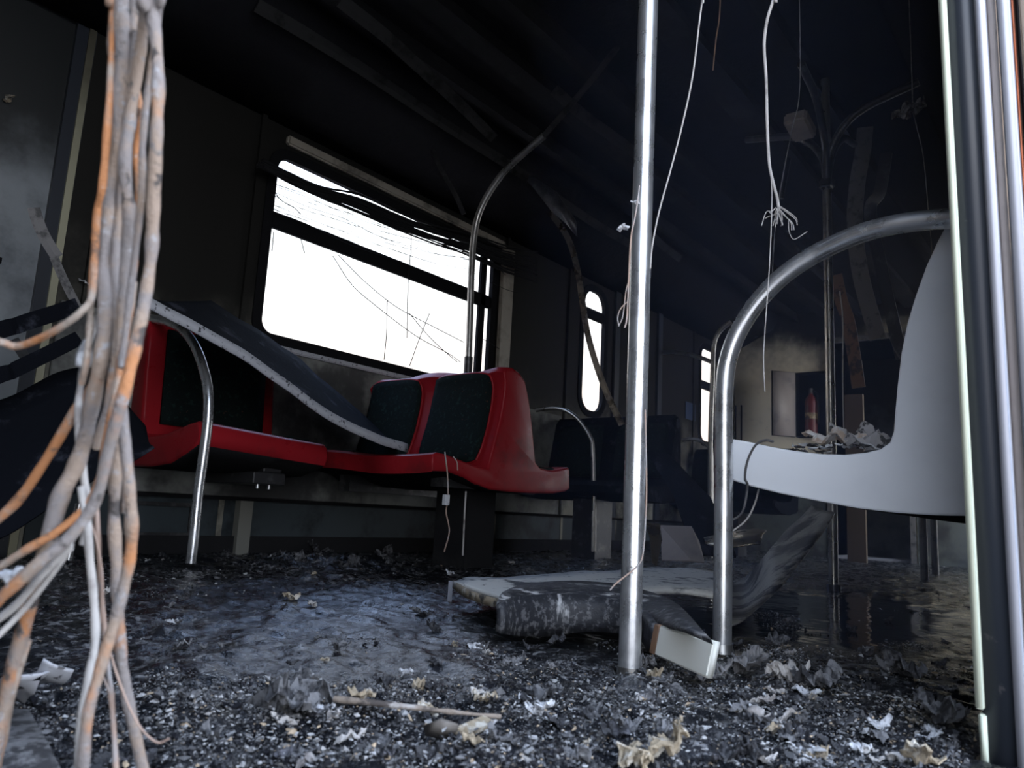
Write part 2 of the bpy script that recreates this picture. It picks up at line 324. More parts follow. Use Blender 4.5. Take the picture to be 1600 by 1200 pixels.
# ------------------------------------------------------------------ right door jamb (nearest thing at the right)
d4 = bpy.data.objects.new('door_4', None); C.objects.link(d4); struct(d4)
def jy(px): return PX(px, 0, 1.0).y
def bar(name, p0, p1, x0, x1, m, lean=0, z0=-.1, z1=2.1):
    a, c = jy(p0), jy(p1); b = MB()
    b.prism([Vector((x0, a-lean, z0)), Vector((x0, c-lean, z0)), Vector((x1, c-lean, z0)), Vector((x1, a-lean, z0))], (0, 0, z1-z0), 0)
    for v in b.bm.verts:
        if v.co.z > (z0+z1)/2: v.co.y += lean*2.2*(z1-z0)/2.2
    b.bevel(.0015, 2); return b.build(name, m, d4)
bar('pale_strip', 1465, 1477, .998, 1.018, M['green'], .006, .06)
bar('pale_strip', 1466.5, 1477, 1.0, 1.018, M['green'], .0075, .0, .055)
bar('rubber_seal', 1477, 1525, 1.004, 1.05, M['rubber'], .004)
bar('aluminium_rail', 1522, 1539, .996, 1.05, M['alu'], .003)
bar('jamb_infill', 1539, 1556, 1.008, 1.05, M['aluw'], .003)
bar('aluminium_rail', 1556, 1578, .994, 1.05, M['alu'], .003)
bar('jamb_edge', 1578, 1582, 1.004, 1.05, M['copperred'], .003)
bar('jamb_groove', 1584, 1592, 1.012, 1.05, M['rubber'], .003)
bar('outer_skin', 1592, 1640, .99, 1.05, M['beige'], .003)
b = MB(); b.box((-.6, -.02, -.08), (1.02, .05, -.005)); struct(b.build('door_sill', M['darkm'])).name = 'trim_30'
# ------------------------------------------------------------------ floor
def fh(x, y):
    p = Vector((x, y, 0)); d = math.hypot(x, y)
    near = max(0, min(1, (1.25-d)/.45)); n1 = noise.fractal(p*9, 1, 2, 4); n2 = noise.fractal(p*38+Vector((5, 3, 1)), 1, 2, 3)
    dry = max(0, min(1, .5+1.6*noise.noise(p*1.7+Vector((9, 2, 4)))))
    pool = max(0, 1-math.hypot((x-2.2)/1.1, (y-.75)/.55)**2)
    a = .008+.012*near+.006*dry
    h = .006+a*max(-.3, n1)+.0035*(1+near)*n2
    h *= (1-.9*min(1, pool*1.6))
    pile = math.exp(-(((x-1.95)/.35)**2+((y-2.35)/.3)**2)); h += pile*.035*(.6+abs(n1))
    far = max(0, min(1, (y-2.2)/.5)); h += far*.012*(.5+abs(n1))
    return h
xs = list(np.arange(-1.0, -.1, .03))+list(np.arange(-.1, 2.2, .0075)); x = 2.2
while x < XE: xs.append(x); x += .0075+(x-2.2)*.012
xs.append(XE+.02); ys = list(np.arange(.05, 2.9, .009))+[2.9]
co = [(x, y, fh(x, y)) for x in xs for y in ys]; ny = len(ys)
fc = [(i*ny+j, (i+1)*ny+j, (i+1)*ny+j+1, i*ny+j+1) for i in range(len(xs)-1) for j in range(ny-1)]
me = bpy.data.meshes.new('floor'); me.from_pydata(co, [], fc); me.polygons.foreach_set('use_smooth', [True]*len(fc))
def floor_mat():
    m = bpy.data.materials.new('wet_charred_floor'); m.use_nodes = True; n = m.node_tree; b = n.nodes['Principled BSDF']; L = n.links.new
    N = n.nodes.new; co = N('ShaderNodeTexCoord').outputs['Object']
    def nz(s, d=5, r=.6, st=(1, 1, 1), off=0):
        mpn = N('ShaderNodeMapping'); mpn.inputs['Scale'].default_value = st; mpn.inputs['Location'].default_value = (off, off, off); L(co, mpn.inputs[0])
        t = N('ShaderNodeTexNoise'); t.inputs['Scale'].default_value = s; t.inputs['Detail'].default_value = d; t.inputs['Roughness'].default_value = r; L(mpn.outputs[0], t.inputs[0]); return t.outputs[0]
    def mr(s, a, b_, c=0, d=1):
        r = N('ShaderNodeMapRange'); r.interpolation_type = 'SMOOTHSTEP'; L(s, r.inputs[0])
        for i, v in enumerate((a, b_, c, d)): r.inputs[i+1].default_value = v
        return r.outputs[0]
    def mth(op, a, b_):
        q = N('ShaderNodeMath'); q.operation = op
        for i, v in ((0, a), (1, b_)):
            if isinstance(v, (int, float)): q.inputs[i].default_value = v
            else: L(v, q.inputs[i])
        return q.outputs[0]
    def mixc(f, A, B):
        q = N('ShaderNodeMix'); q.data_type = 'RGBA'; L(f, q.inputs[0])
        for i, v in ((6, A), (7, B)):
            if isinstance(v, tuple): q.inputs[i].default_value = (*v, 1)
            else: L(v, q.inputs[i])
        return q.outputs[2]
    big = nz(2.1, 4); fine = nz(70, 6, .7); mid = nz(18, 5, .65, off=3)
    ash = mth('MULTIPLY', mr(fine, .50, .62), mr(mth('ADD', mth('MULTIPLY', mid, .6), mth('MULTIPLY', big, .4)), .44, .60))
    c = mixc(mr(mid, .35, .7), (.006, .007, .009), (.016, .017, .021))
    c = mixc(ash, c, (.24, .24, .245))
    # pool of water on the right
    dist = N('ShaderNodeVectorMath'); dist.operation = 'DISTANCE'; sc = N('ShaderNodeMapping'); sc.inputs['Scale'].default_value = (.55, 1.1, 0); L(co, sc.inputs[0]); L(sc.outputs[0], dist.inputs[0]); dist.inputs[1].default_value = (2.3*.55, .8*1.1, 0)
    pool = mr(mth('ADD', dist.outputs['Value'], mth('MULTIPLY', big, .5)), .62, .95, 1, 0)
    c = mixc(pool, c, (.008, .009, .010)); L(c, b.inputs['Base Color'])
    rough = mth('ADD', mr(mid, .35, .65, .14, .34), mth('MULTIPLY', ash, .35)); rough = mth('MULTIPLY', rough, mr(pool, 0, 1, 1, .25)); L(rough, b.inputs['Roughness'])
    b.inputs['Specular IOR Level'].default_value = .9
    bp = N('ShaderNodeBump'); L(mth('MULTIPLY', mth('ADD', nz(240, 3, .6), mth('MULTIPLY', nz(80, 3, .5), 1.8)), mr(pool, 0, 1, 1, .04)), bp.inputs['Height']); bp.inputs['Strength'].default_value = 1; bp.inputs['Distance'].default_value = .0012; L(bp.outputs[0], b.inputs['Normal'])
    return m
struct(link('floor', me, floor_mat()))
struct(MB().box((XB, .03, -.06), (XE+.06, 2.99, -.025)).build('trim_31', M['soot']))
# ------------------------------------------------------------------ poles and rails
def tubething(name, label, cat, pts, r, m, group=None, seg=24, parts=None, smooth=6):
    b = MB(); b.tube(pts, r, seg, smooth); return tag(b.build(name, m), label, cat, group)
pb = Vector((1.077, .597, 0)); pt = PX(1013, 0, pb.x); up = (pt-Vector((pb.x, pb.y, .0)))
root = empty('stanchion_pole', pb, 'bright stainless steel pole standing in the middle foreground of the doorway', 'pole')
top = pb+(PD(1013, 2, (pt-EYE).dot(RW @ Vector((0, 0, -1))))-pb)*2.02
MB().tube([pb, top], .0168, 32, 0).build('shaft', M['steel'], root)
MB().tube([pb+Vector((0, 0, .0)), pb+Vector((0, 0, .022))], .0185, 24, 0).build('floor_socket', M['steeld'], root)
XR = 1.40
pts = [PX(*p, XR) for p in ((1128, 1020), (1129, 950), (1130, 850), (1131, 750), (1131, 650), (1133, 590), (1141, 550), (1157, 512), (1185, 470), (1222, 432), (1265, 402), (1312, 378), (1360, 360), (1410, 349), (1460, 343), (1500, 341))]
root = empty('grab_rail', pts[0], 'large steel grab rail arching over the pale grey bench beside the doorway', 'rail')
MB().tube(pts, .0172, 32, 5).build('rail', M['steel'], root)
b = MB(); q = pts[0]; b.tube([q, q+Vector((0, 0, .016))], [.022, .0185], 20, 0); b.build('floor_socket', M['steeld'], root)
pts = [PX(*p, 1.377) for p in ((298, 880), (303, 840), (310, 770), (319, 705), (325, 655), (325, 610), (316, 570), (303, 538), (285, 515), (262, 503), (238, 498))]
tubething('grab_rail', 'thin steel grab rail curving up before the left red bench', 'rail', pts, .0165, M['steel'])
# right pole with branching top
p0 = Vector((3.286, .911, 0)); h = PX(1306, 190, p0.x); 
root = empty('stanchion_pole', p0, 'sooty steel pole behind the arching rail, branching at its top', 'pole')
MB().tube([p0, Vector((p0.x, p0.y, 2.22))], .0185, 24, 0).build('shaft', M['steeld'], root)
MB().tube([p0, Vector((p0.x, p0.y, .03))], .028, 20, 0).build('floor_socket', M['darkm'], root)
z = 1.72
for s in (-1, 1):
    MB().tube([Vector((p0.x, p0.y, z)), Vector((p0.x+.02*s, p0.y+.03*s, z+.16)), Vector((p0.x+.04*s, p0.y+.14*s, z+.28)), Vector((p0.x+.05*s, p0.y+.38*s, z+.34))], .016, 16).build('branch', M['darkm'], root)
    MB().tube([Vector((p0.x, p0.y, z)), Vector((p0.x+.05*s, p0.y-.01, z+.16)), Vector((p0.x+.2*s, p0.y-.02, z+.30)), Vector((p0.x+.4*s, p0.y-.02, z+.36))], .016, 16).build('branch', M['darkm'], root)
MB().box((p0.x-.03, p0.y-.03, z-.02), (p0.x+.03, p0.y+.03, z+.03)).bevel(.012, 3).build('joint', M['darkm'], root)
# rail on the red double seat
pts = [PX(*p, 2.56) for p in ((731, 585), (733, 540), (735, 480), (737, 420), (740, 375), (748, 335), (765, 300), (790, 266), (820, 238), (850, 212))]
root = empty('grab_rail', pts[0], 'dark steel rail rising from the red double seat and bending to the ceiling', 'rail')
MB().tube(pts, .0155, 18).build('rail', M['steeld'], root)
MB().tube([pts[0], pts[0]+(pts[1]-pts[0])*.6], .020, 18, 0).build('collar', M['darkm'], root)
MB().tube([pts[-1], PX(885, 172, 2.58), PX(930, 118, 2.6), PX(975, 60, 2.62)], .013, 12).build('upper_section', M['trimd'], root)  # upper rail coloured darker to imitate its fade into the dark
# farther rails
tubething('grab_rail', 'low curved dark rail just beyond the red double seat', 'rail', [PX(*p, 3.75) for p in ((838, 641), (860, 638), (880, 640), (898, 650), (912, 665), (922, 682), (926, 700), (928, 780), (928, 862))], .012, M['steeld'])
tubething('grab_rail', 'high curved thin rail at the far end reaching left', 'rail', [PX(*p, 5.6) for p in ((1036, 551), (1050, 550), (1070, 552), (1092, 558), (1112, 566), (1124, 575), (1128, 600), (1126, 700))], .017, M['steeld'])
tubething('stanchion_pole', 'thin dark pole in front of the last far window', 'pole', [PX(*p, 5.3) for p in ((1110, 880), (1110, 700), (1113, 600), (1115, 545), (1120, 525), (1130, 512), (1142, 503))], .018, M['steeld'])
tubething('grab_rail', 'low curved rail at the far end beside the dark seat', 'rail', [PX(*p, 5.5) for p in ((1066, 688), (1080, 686), (1095, 689), (1106, 697), (1112, 712), (1112, 860))], .014, M['steeld'])
tubething('grab_rail', 'bent rail hanging high beside the sooty branching pole', 'rail', [PX(*p, 3.9) for p in ((1220, 310), (1226, 280), (1233, 245), (1240, 228), (1252, 222), (1275, 230))], .014, M['darkm'])
tubething('seat_leg_post', 'short pale post standing under the far end of the pale bench, left of the pair', 'post', [PZ(1445, 908, 0), PZ(1445, 908, 0)+Vector((0, 0, .42))], .02, M['greym'])
tubething('seat_leg_post', 'short pale post standing under the far end of the pale bench, right of the pair', 'post', [PZ(1462, 900, 0), PZ(1462, 900, 0)+Vector((0, 0, .42))], .02, M['greym'])
# ------------------------------------------------------------------ red double seat (transverse, back to back)
YA, YW = 1.98, 2.84
side = [(676, 737), (675, 722), (677, 709), (684, 706), (700, 710), (722, 719), (745, 728), (764, 732), (766, 716), (772, 694), (780, 664), (786, 634), (790, 606), (790, 590), (788, 579), (792, 572), (803, 572), (814, 580), (822, 592), (828, 620), (833, 660), (836, 700), (838, 722), (845, 731), (862, 735), (880, 732), (889, 730), (891, 738), (891, 764), (884, 769), (866, 772), (835, 772), (800, 770), (765, 766), (745, 758), (725, 746), (703, 738)]
P = [PY(*p, YA) for p in side]
root = empty('double_seat', (2.45, 2.0, 0), 'red plastic double seat with two dark backrest cushions under the large window', 'seat')
def sagx(bm):
    for v in bm.verts:
        t = (v.co.y-YA)/(YW-YA)
        if v.co.z < .5 and v.co.x < 2.3:
            v.co.z += -.012*math.sin(t*2*PI)*1.0
            v.co.x += .02*math.cos(t*4*PI)-.02+.03*t
        if v.co.z > .75: v.co.z += .010*math.cos(t*4*PI)-.008
        if v.co.z > .6 and t > .86: v.co.z -= .07*(v.co.z-.6)/.25*((t-.86)/.14)**2.2
        if v.co.z > .6 and t < .05: v.co.z -= .015*((.05-t)/.05)**2
def shell(P, segs=14):
    b = MB(); n = len(P); rings = []
    # rounded ends: inset rings
    ce = sum((Vector(p) for p in P), Vector())/n
    def ring(y, ins):
        out = []
        for i in range(n):
            a, c, d = P[i-1], P[i], P[(i+1) % n]
            t = (d-a); nn = Vector((t.z, 0, -t.x)).normalized()
            out.append(Vector((c.x, y, c.z))+nn*ins)
        return out
    area = sum(P[i].x*P[(i+1) % n].z-P[(i+1) % n].x*P[i].z for i in range(n)); s = -1 if area > 0 else 1
    R = .012
    for k in range(5): a = k/4*PI/2; rings.append(ring(YA+R*(1-math.sin(a)), s*R*(1-math.cos(a))*1.0 if False else s*R*(1-math.sin(a))*1.0) if False else ring(YA+R*(1-math.sin(a)) if False else YA+R*(1-math.cos(a)), s*R*(1-math.sin(a))))
    for k in range(1, segs): rings.append(ring(YA+R+(YW-YA-R)*k/segs, 0))
    V = [[b.bm.verts.new(p) for p in r] for r in rings]
    for A, B in zip(V, V[1:]):
        for i in range(n):
            f = b.bm.faces.new((A[i], A[(i+1) % n], B[(i+1) % n], B[i])); f.smooth = True
    b.bm.faces.new(V[0]); b.bm.faces.new(V[-1][::-1]); return b
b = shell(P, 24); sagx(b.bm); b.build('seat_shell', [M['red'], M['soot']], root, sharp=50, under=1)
# back cushions lie on the sloping front of the backrest
def front_pt(y, z):      # surface of backrest front at height z
    zz = [(p.z, p.x) for p in P[7:16]]; zz.sort()
    for (z0, x0), (z1, x1) in zip(zz, zz[1:]):
        if z0 <= z <= z1: return Vector((x0+(x1-x0)*(z-z0)/max(1e-6, z1-z0), y, z))
    return Vector((zz[0][1] if z < zz[0][0] else zz[-1][1], y, z))
for y0, y1, name in ((2.045, 2.375, 'back_cushion'), (2.46, 2.79, 'back_cushion')):
    zlo, zhi = .435, .825
    rows = []
    for i in range(15):
        v = i/14; row = []
        for j in range(15):
            u = j/14; uu = 2*u-1; vv = 2*v-1
            k_ = 1-.10*abs(vv)**5; k2 = 1-.07*abs(uu)**5
            yy = (y0+y1)/2+uu*(y1-y0)/2*k_*(1.05-.05*v); z_ = (zlo+zhi)/2+vv*(zhi-zlo)/2*k2
            q = front_pt(yy, z_); bul = (1-uu**4)*(1-vv**4); q.x -= .004+.012*bul; row.append(q)
        rows.append(row)
    b = MB(); b.sheet(rows, .012); c = b.build(name, M['cushion'], root)
    rim = [r[0] for r in rows]+rows[-1][1:]+[r[-1] for r in rows[::-1]][1:]+rows[0][::-1][1:]
    b = MB(); b.tube([q+Vector((.004, 0, 0)) for q in rim], .007, 8, 2); b.build('cushion_rim', M['red'], c)
for y0, y1 in ((2.05, 2.38), (2.45, 2.78)):
    rows = []
    for i in range(9):
        row = []
        for j in range(9):
            u, v = i/8*2-1, j/8*2-1; row.append(Vector((2.215+u*.125, (y0+y1)/2+v*.155, .452-.022*(u+1)/2+.008*(1-u*u)*(1-v*v)-.012*math.sin(((y0+y1)/2-YA)/(YW-YA)*2*PI))))
        rows.append(row)
    MB().sheet(rows, .012).build('seat_cushion', M['cushion'], root)
rows = [[Vector((2.70+.22*i/6, 2.0+.8*j/10, .452+.012*noise.noise(Vector((i*.9, j*.9, 3))))) for j in range(11)] for i in range(7)]
MB().sheet(rows, .02).build('rear_seat_cushion', M['cushion'], root)
MB().box((2.42, 2.12, .0), (2.62, 2.30, .36)).bevel(.01).build('leg', M['soot'], root)
MB().box((2.2, 2.05, .33), (2.8, 2.12, .37)).build('bracket', M['darkm'], root); MB().box((2.2, 2.6, .30), (2.8, 2.67, .37)).build('bracket', M['darkm'], root)
# ------------------------------------------------------------------ red bench on the far wall
root = empty('bench_seat', (1.6, 2.85, .3), 'red plastic wall bench half hidden by hanging cables, left of the window', 'seat')
def yz_shell(root, X0, X1, prof, m, r=.012, segs=10, wave=None, name='seat_shell'):
    """prof: list of (y,z) outline; extruded along X with rounded end edges"""
    n = len(prof); area = sum(prof[i][0]*prof[(i+1) % n][1]-prof[(i+1) % n][0]*prof[i][1] for i in range(n)); s = 1 if area > 0 else -1
    def ring(x, ins):
        out = []
        for i in range(n):
            a, c, d = prof[i-1], prof[i], prof[(i+1) % n]; t = Vector((0, d[0]-a[0], d[1]-a[1]))
            nn = Vector((0, -t.z, t.y)).normalized(); out.append(Vector((x, c[0], c[1]))+nn*ins*s)
        return out
    rings = []
    for k in range(6): a = k/5*PI/2; rings.append(ring(X0+r*(1-math.sin(a)), r*(1-math.cos(PI/2-a)) if False else r*(1-math.sin(a)) if False else r*(1-math.cos(PI/2-a))))
    rings = [ring(X0+r*(1-math.cos(k/5*PI/2)), r*(1-math.sin(k/5*PI/2))) for k in range(6)]
    for k in range(1, segs): rings.append(ring(X0+r+(X1-X0-2*r)*k/segs, 0))
    rings += [ring(X1-r*(1-math.cos((5-k)/5*PI/2)), r*(1-math.sin((5-k)/5*PI/2))) for k in range(6)]
    b = MB(); V = [[b.bm.verts.new(wave(p) if wave else p) for p in q] for q in rings]
    for A, B in zip(V, V[1:]):
        for i in range(n): f = b.bm.faces.new((A[i], A[(i+1) % n], B[(i+1) % n], B[i])); f.smooth = True
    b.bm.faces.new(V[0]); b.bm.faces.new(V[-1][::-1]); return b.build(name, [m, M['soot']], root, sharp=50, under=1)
yf = 2.40
pr = [(yf, .40), (yf-.01, .43), (yf, .468), (yf+.02, .482), (yf+.07, .478), (yf+.20, .455), (yf+.33, .445), (yf+.37, .46), (yf+.385, .52), (yf+.40, .65), (yf+.415, .80), (yf+.43, .885), (yf+.45, .90), (yf+.488, .90), (yf+.49, .88), (yf+.49, .36), (yf+.42, .335), (yf+.28, .335), (yf+.15, .345), (yf+.06, .375)]
def wv(p):
    p = p.copy(); k_ = max(0, 1-(p.y-yf)/.2)
    p.y -= .015*k_*math.cos((p.x-1.36)/.5*PI); p.z += -.012*k_*((p.x-1.6)/.25); return p
yz_shell(root, 1.36, 1.92, pr, M['red'], .014, 12, wv)
rows = [[Vector((1.425+.43*j/10, yf+.385-.004+.028*i/10-.012*(1-(2*i/10-1)**4)*(1-(2*j/10-1)**4), .50+.36*i/10)) for j in range(11)] for i in range(11)]
MB().sheet(rows, .014).build('back_cushion', M['cushion'], root)
rows = [[Vector((1.42+.44*j/10, yf+.06+.29*i/8, .484-.03*i/8+.008*noise.noise(Vector((i, j, 0))*.7))) for j in range(11)] for i in range(9)]
MB().sheet(rows, .012).build('seat_cushion', M['cushion'], root)
b = MB(); b.box((1.66, 2.50, .30), (1.80, 2.885, .345)); b.box((1.70, 2.50, .345), (1.78, 2.56, .375)); b.bevel(.004, 1); br = b.build('bracket', M['darkm'], root)
for x, z_ in ((1.70, .292), (1.75, .292)): MB().tube([Vector((x, 2.53, z_-.008)), Vector((x, 2.53, z_+.01))], .007, 8, 0).build('bolt', M['steel'], br)
# ------------------------------------------------------------------ pale grey bench at the door
XW = 1.44
side = [(1135, 686), (1146, 686), (1165, 689), (1200, 697), (1240, 704), (1280, 709), (1320, 710), (1352, 707), (1376, 701), (1390, 691), (1396, 674), (1398, 645), (1402, 600), (1408, 550), (1417, 505), (1430, 462), (1447, 415), (1464, 378), (1482, 345), (1500, 322), (1518, 310), (1540, 306)]
P2 = [PX(*p, XW) for p in side]; yb = .137
prof = [(p.y, p.z) for p in P2 if p.y > yb+.03]; zt = prof[-1][1]+.02
low = [PX(*p, XW) for p in ((1510, 807), (1460, 806), (1400, 802), (1340, 795), (1280, 784), (1220, 772), (1175, 761), (1146, 752), (1136, 745))]
prof += [(yb, zt+.004), (yb, low[0].z)]+[(p.y, p.z) for p in low if p.y > yb+.03]
root = empty('bench_seat', (1.5, .2, .3), 'pale grey moulded bench end with burnt rubble on its seat, at right', 'seat')
def bendw(p):
    p = p.copy(); k_ = max(0, .235-p.y); p.x -= 1.7*k_*k_; return p
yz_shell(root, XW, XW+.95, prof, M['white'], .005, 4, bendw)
pf = P2[1:9]
rows = []
for i in range(30):
    v = i/29; y = .50-.25*v+.0; base = min(pf, key=lambda p: abs(p.y-y)).z
    # height of pan at y by interpolation
    for a, c in zip(P2, P2[1:]):
        if c.y <= y <= a.y: base = a.z+(c.z-a.z)*(a.y-y)/max(1e-6, a.y-c.y)
    hill = math.exp(-((v-.85)/.22)**2)
    rows.append([Vector((XW+.012+.9*j/40, y, base-.004+.012*abs(noise.fractal(Vector((j*.35, i*.35, 2)), 1, 2, 3))+hill*.016*(.5+noise.noise(Vector((j*.3, i*.3, 5)))))) for j in range(41)])
MB().sheet(rows, .006).build('burnt_cushion', M['char'], root)
MB().box((2.3, .14, .0), (2.36, .20, .29)).build('leg', M['darkm'], root)
# rubble on the bench
rng = random.Random(3)
def crumple(name, c, size, m, amp=.35, n=8, rot=None, aspect=.7, thick=.0015, curl=0, seed=0, parent=None):
    r = random.Random(seed); off = Vector((r.random()*50, r.random()*50, r.random()*50)); rz = r.random()*6.28 if rot is None else rot
    R = Matrix.Rotation(rz, 3, 'Z') @ Matrix.Rotation((r.random()-.5)*.7, 3, 'X') @ Matrix.Rotation((r.random()-.5)*.7, 3, 'Y')
    rows = []
    for i in range(n):
        row = []
        for j in range(n):
            u, v = i/(n-1)*2-1, j/(n-1)*2-1; rad = max(abs(u), abs(v)); th = math.atan2(v, u) if rad > 0 else 0; rr_ = math.hypot(u, v) or 1; e = (rad/rr_)*(1+rad*.55*(noise.noise(Vector((math.cos(th)*2.2, math.sin(th)*2.2, 0))+off)-.15))
            q = Vector((u*e, v*aspect*e, 0))*.5
            nn = noise.fractal(q*4.2+off, .8, 2.1, 4); q.z = amp*nn*.32+curl*(u*u)*.5; q.x += .12*noise.noise(q*5+off)
            row.append(Vector(c)+R @ (q*size))
        rows.append(row)
    zmin = min(p.z for rr in rows for p in rr); x_, y_ = c[0], c[1]
    b = MB(); b.sheet(rows, thick*max(1, size*8), smooth=False); return b.build(name, m, parent)
sb = PX(1325, 700, 1.52)
o = crumple('burnt_foam_lump', PX(1306, 692, 1.55)+Vector((0, 0, .010)), .12, M['foam'], .7, 14, 1.4, .55, seed=11); tag(o, 'tan and grey burnt foam lump lying on the pale grey bench, left of the pair', 'debris')
o = crumple('burnt_foam_lump', PX(1350, 690, 1.56)+Vector((0, 0, .006)), .13, M['foamg'], .9, 14, 1.2, .6, seed=12); tag(o, 'grey crumpled burnt foam on the pale grey bench, right of the pair', 'debris')
for i in range(26):
    p = PX(1235+rng.random()*150, 706-rng.random()*12, XW+.02+rng.random()*.12)
    o = crumple('char_flake', p, .012+.018*rng.random(), M[rng.choice(['grey', 'char', 'ash'])], .5, 4, None, .7, seed=100+i)
    tag(o, 'small burnt flake among the rubble on the pale grey bench', 'flake', 'burnt flakes on the pale bench')
# ------------------------------------------------------------------ dark far seats
def dark_seat(name, label, loc, rz, s=1.0):
    root = empty(name, loc, label, 'seat'); T = Matrix.Translation(Vector(loc)) @ Matrix.Rotation(rz, 4, 'Z')
    pr_ = [(-.24, .38), (-.25, .42), (-.23, .445), (-.05, .43), (.12, .43), (.16, .46), (.19, .65), (.22, .84), (.25, .87), (.29, .86), (.31, .80), (.32, .5), (.30, .36), (.1, .34), (-.1, .35)]
    b = MB(); b.prism([T @ Vector((-.43, y*s, z)) for y, z in pr_], T.to_3x3() @ Vector((.86, 0, 0)), .015); b.build('seat_shell', M['panel'], root, sharp=50)
    for x in (-.22, .22):
        b = MB(); b.sheet([[T @ Vector((x-.17+.34*j/8, .165+.065*i/8-.012*(1-(i/4-1)**4)*(1-(j/4-1)**4), .49+.33*i/8)) for j in range(9)] for i in range(9)], .012); b.build('back_cushion', M['cushion'], root)
    b = MB(); b.box((-.08, -.06, 0), (.08, .12, .35), M=T); b.build('leg', M['darkm'], root)
dark_seat('double_seat', 'blackened double seat standing behind the red double seat', (3.9, 2.45, 0), -PI/2)
dark_seat('double_seat', 'blackened double seat at the far end below the last window', (5.95, 2.42, 0), -PI/2)
# ------------------------------------------------------------------ fallen panels
def ribbon(name, label, cat, near, far, thick, m, lipm=None, lipw=.03, n=5, group=None, ripple=0, lipname='edge_lip'):
    A = cr(near, 6); B = cr(far, 6); k_ = max(len(A), len(B)); 
    def at(L, t): f_ = t*(len(L)-1); i = min(int(f_), len(L)-2); return L[i].lerp(L[i+1], f_-i)
    rows = []
    for i in range(k_):
        t = i/(k_-1); a, c = at(A, t), at(B, t)
        rows.append([a.lerp(c, j/n)+Vector((0, 0, ripple*noise.noise(a.lerp(c, j/n)*7))) for j in range(n+1)])
    b = MB(); b.sheet(rows, thick); o = b.build(name, m); tag(o, label, cat, group)
    if lipm:
        b = MB(); rr = [[r[0]+Vector((0, -.002, lipw*.5)), r[0]+Vector((0, -.004, -lipw*.5))] for r in rows]; b.sheet(rr, .006); b.build(lipname, lipm, o)
    return o
near = [PY(*p, 2.22) for p in ((215, 468), (250, 486), (305, 512), (360, 545), (410, 578), (460, 612), (520, 652), (580, 682), (635, 702))]
far = [PY(*p, 2.62) for p in ((330, 470), (372, 498), (410, 520), (440, 541), (470, 562), (500, 590), (540, 622), (580, 658), (612, 690))]
ribbon('ceiling_panel', 'long curved blackened ceiling panel with grey edge fallen onto the red seats', 'panel', near, far, .006, M['panel'], M['lip'], .034, 6, ripple=.008)
# left dark fallen panel
near = [PY(*p, 1.95) for p in ((-60, 850), (0, 835), (80, 790), (150, 748), (205, 722), (240, 700))]
far = [PY(*p, 2.25) for p in ((-60, 640), (0, 622), (60, 598), (120, 574), (170, 590), (225, 665))]
ribbon('lining_panel', 'large dark buckled lining panel lying behind the cables at left', 'panel', near, far, .006, M['panel'], None, ripple=.02)
near = [PY(*p, 1.9) for p in ((-60, 985), (0, 930), (60, 860), (100, 820))]; 
# struts
def flat(name, label, cat, pts, w_, t, m, up=Vector((0, 0, 1)), group=None):
    pts = cr(pts, 6); rows = []
    for i, p in enumerate(pts):
        d = (pts[min(i+1, len(pts)-1)]-pts[max(i-1, 0)]).normalized(); s_ = d.cross(EYE-p).normalized()
        if s_.dot(up) < 0: s_ = -s_
        dd = (s_*.9+Vector((.25, .3, 0))*.5).normalized()
        rows.append([p-dd*w_/2, p-dd*w_*.1+Vector((0, -.004, 0)), p+dd*w_/2])
    b = MB(); b.sheet(rows, t, smooth=False); return tag(b.build(name, m), label, cat, group)
flat('metal_strut', 'upper charred strut slanting behind the cables at left', 'strut', [PY(-260, 640, 2.86)]+[PY(*p, 2.5) for p in ((-30, 530), (30, 508), (80, 492), (120, 479))], .045, .012, M['panel'])
flat('metal_strut', 'lower charred strut slanting behind the cables at left', 'strut', [PY(-260, 730, 2.86)]+[PY(*p, 2.45) for p in ((-30, 602), (20, 580), (70, 556), (122, 530))], .04, .012, M['panel'])
flat('metal_strip', 'broken grey ash-coated strip hanging beside the closed door', 'strip', [PY(*p, 2.55) for p in ((52, 325), (60, 350), (70, 372), (84, 395), (90, 402))], .032, .006, M['greym'])
flat('metal_strip', 'thin grey strip hanging below the broken one at left', 'strip', [PY(*p, 2.55) for p in ((84, 402), (96, 430), (108, 455), (120, 478))], .022, .005, M['greym'])
flat('metal_strut', 'short dark brace joining the two slanting struts', 'strut', [PY(*p, 2.5) for p in ((20, 530), (45, 568))], .02, .01, M['darkm'])
tubething('metal_rod', 'short shiny rod standing on the floor behind the cables', 'rod', [PZ(104, 888, .0), PZ(104, 888, .0)+Vector((.01, 0, .2))], .012, M['steel'], smooth=0)
tag(crumple('ash_flake', PY(132, 441, 2.88), .045, M['ash'], .5, 6, seed=5), 'small white flake caught in soot left of the cables', 'flake')
tag(crumple('ash_flake', PY(15, 152, 2.885), .06, M['tan'], .5, 6, seed=6, aspect=.4), 'pale torn scrap above the closed door at upper left', 'flake')
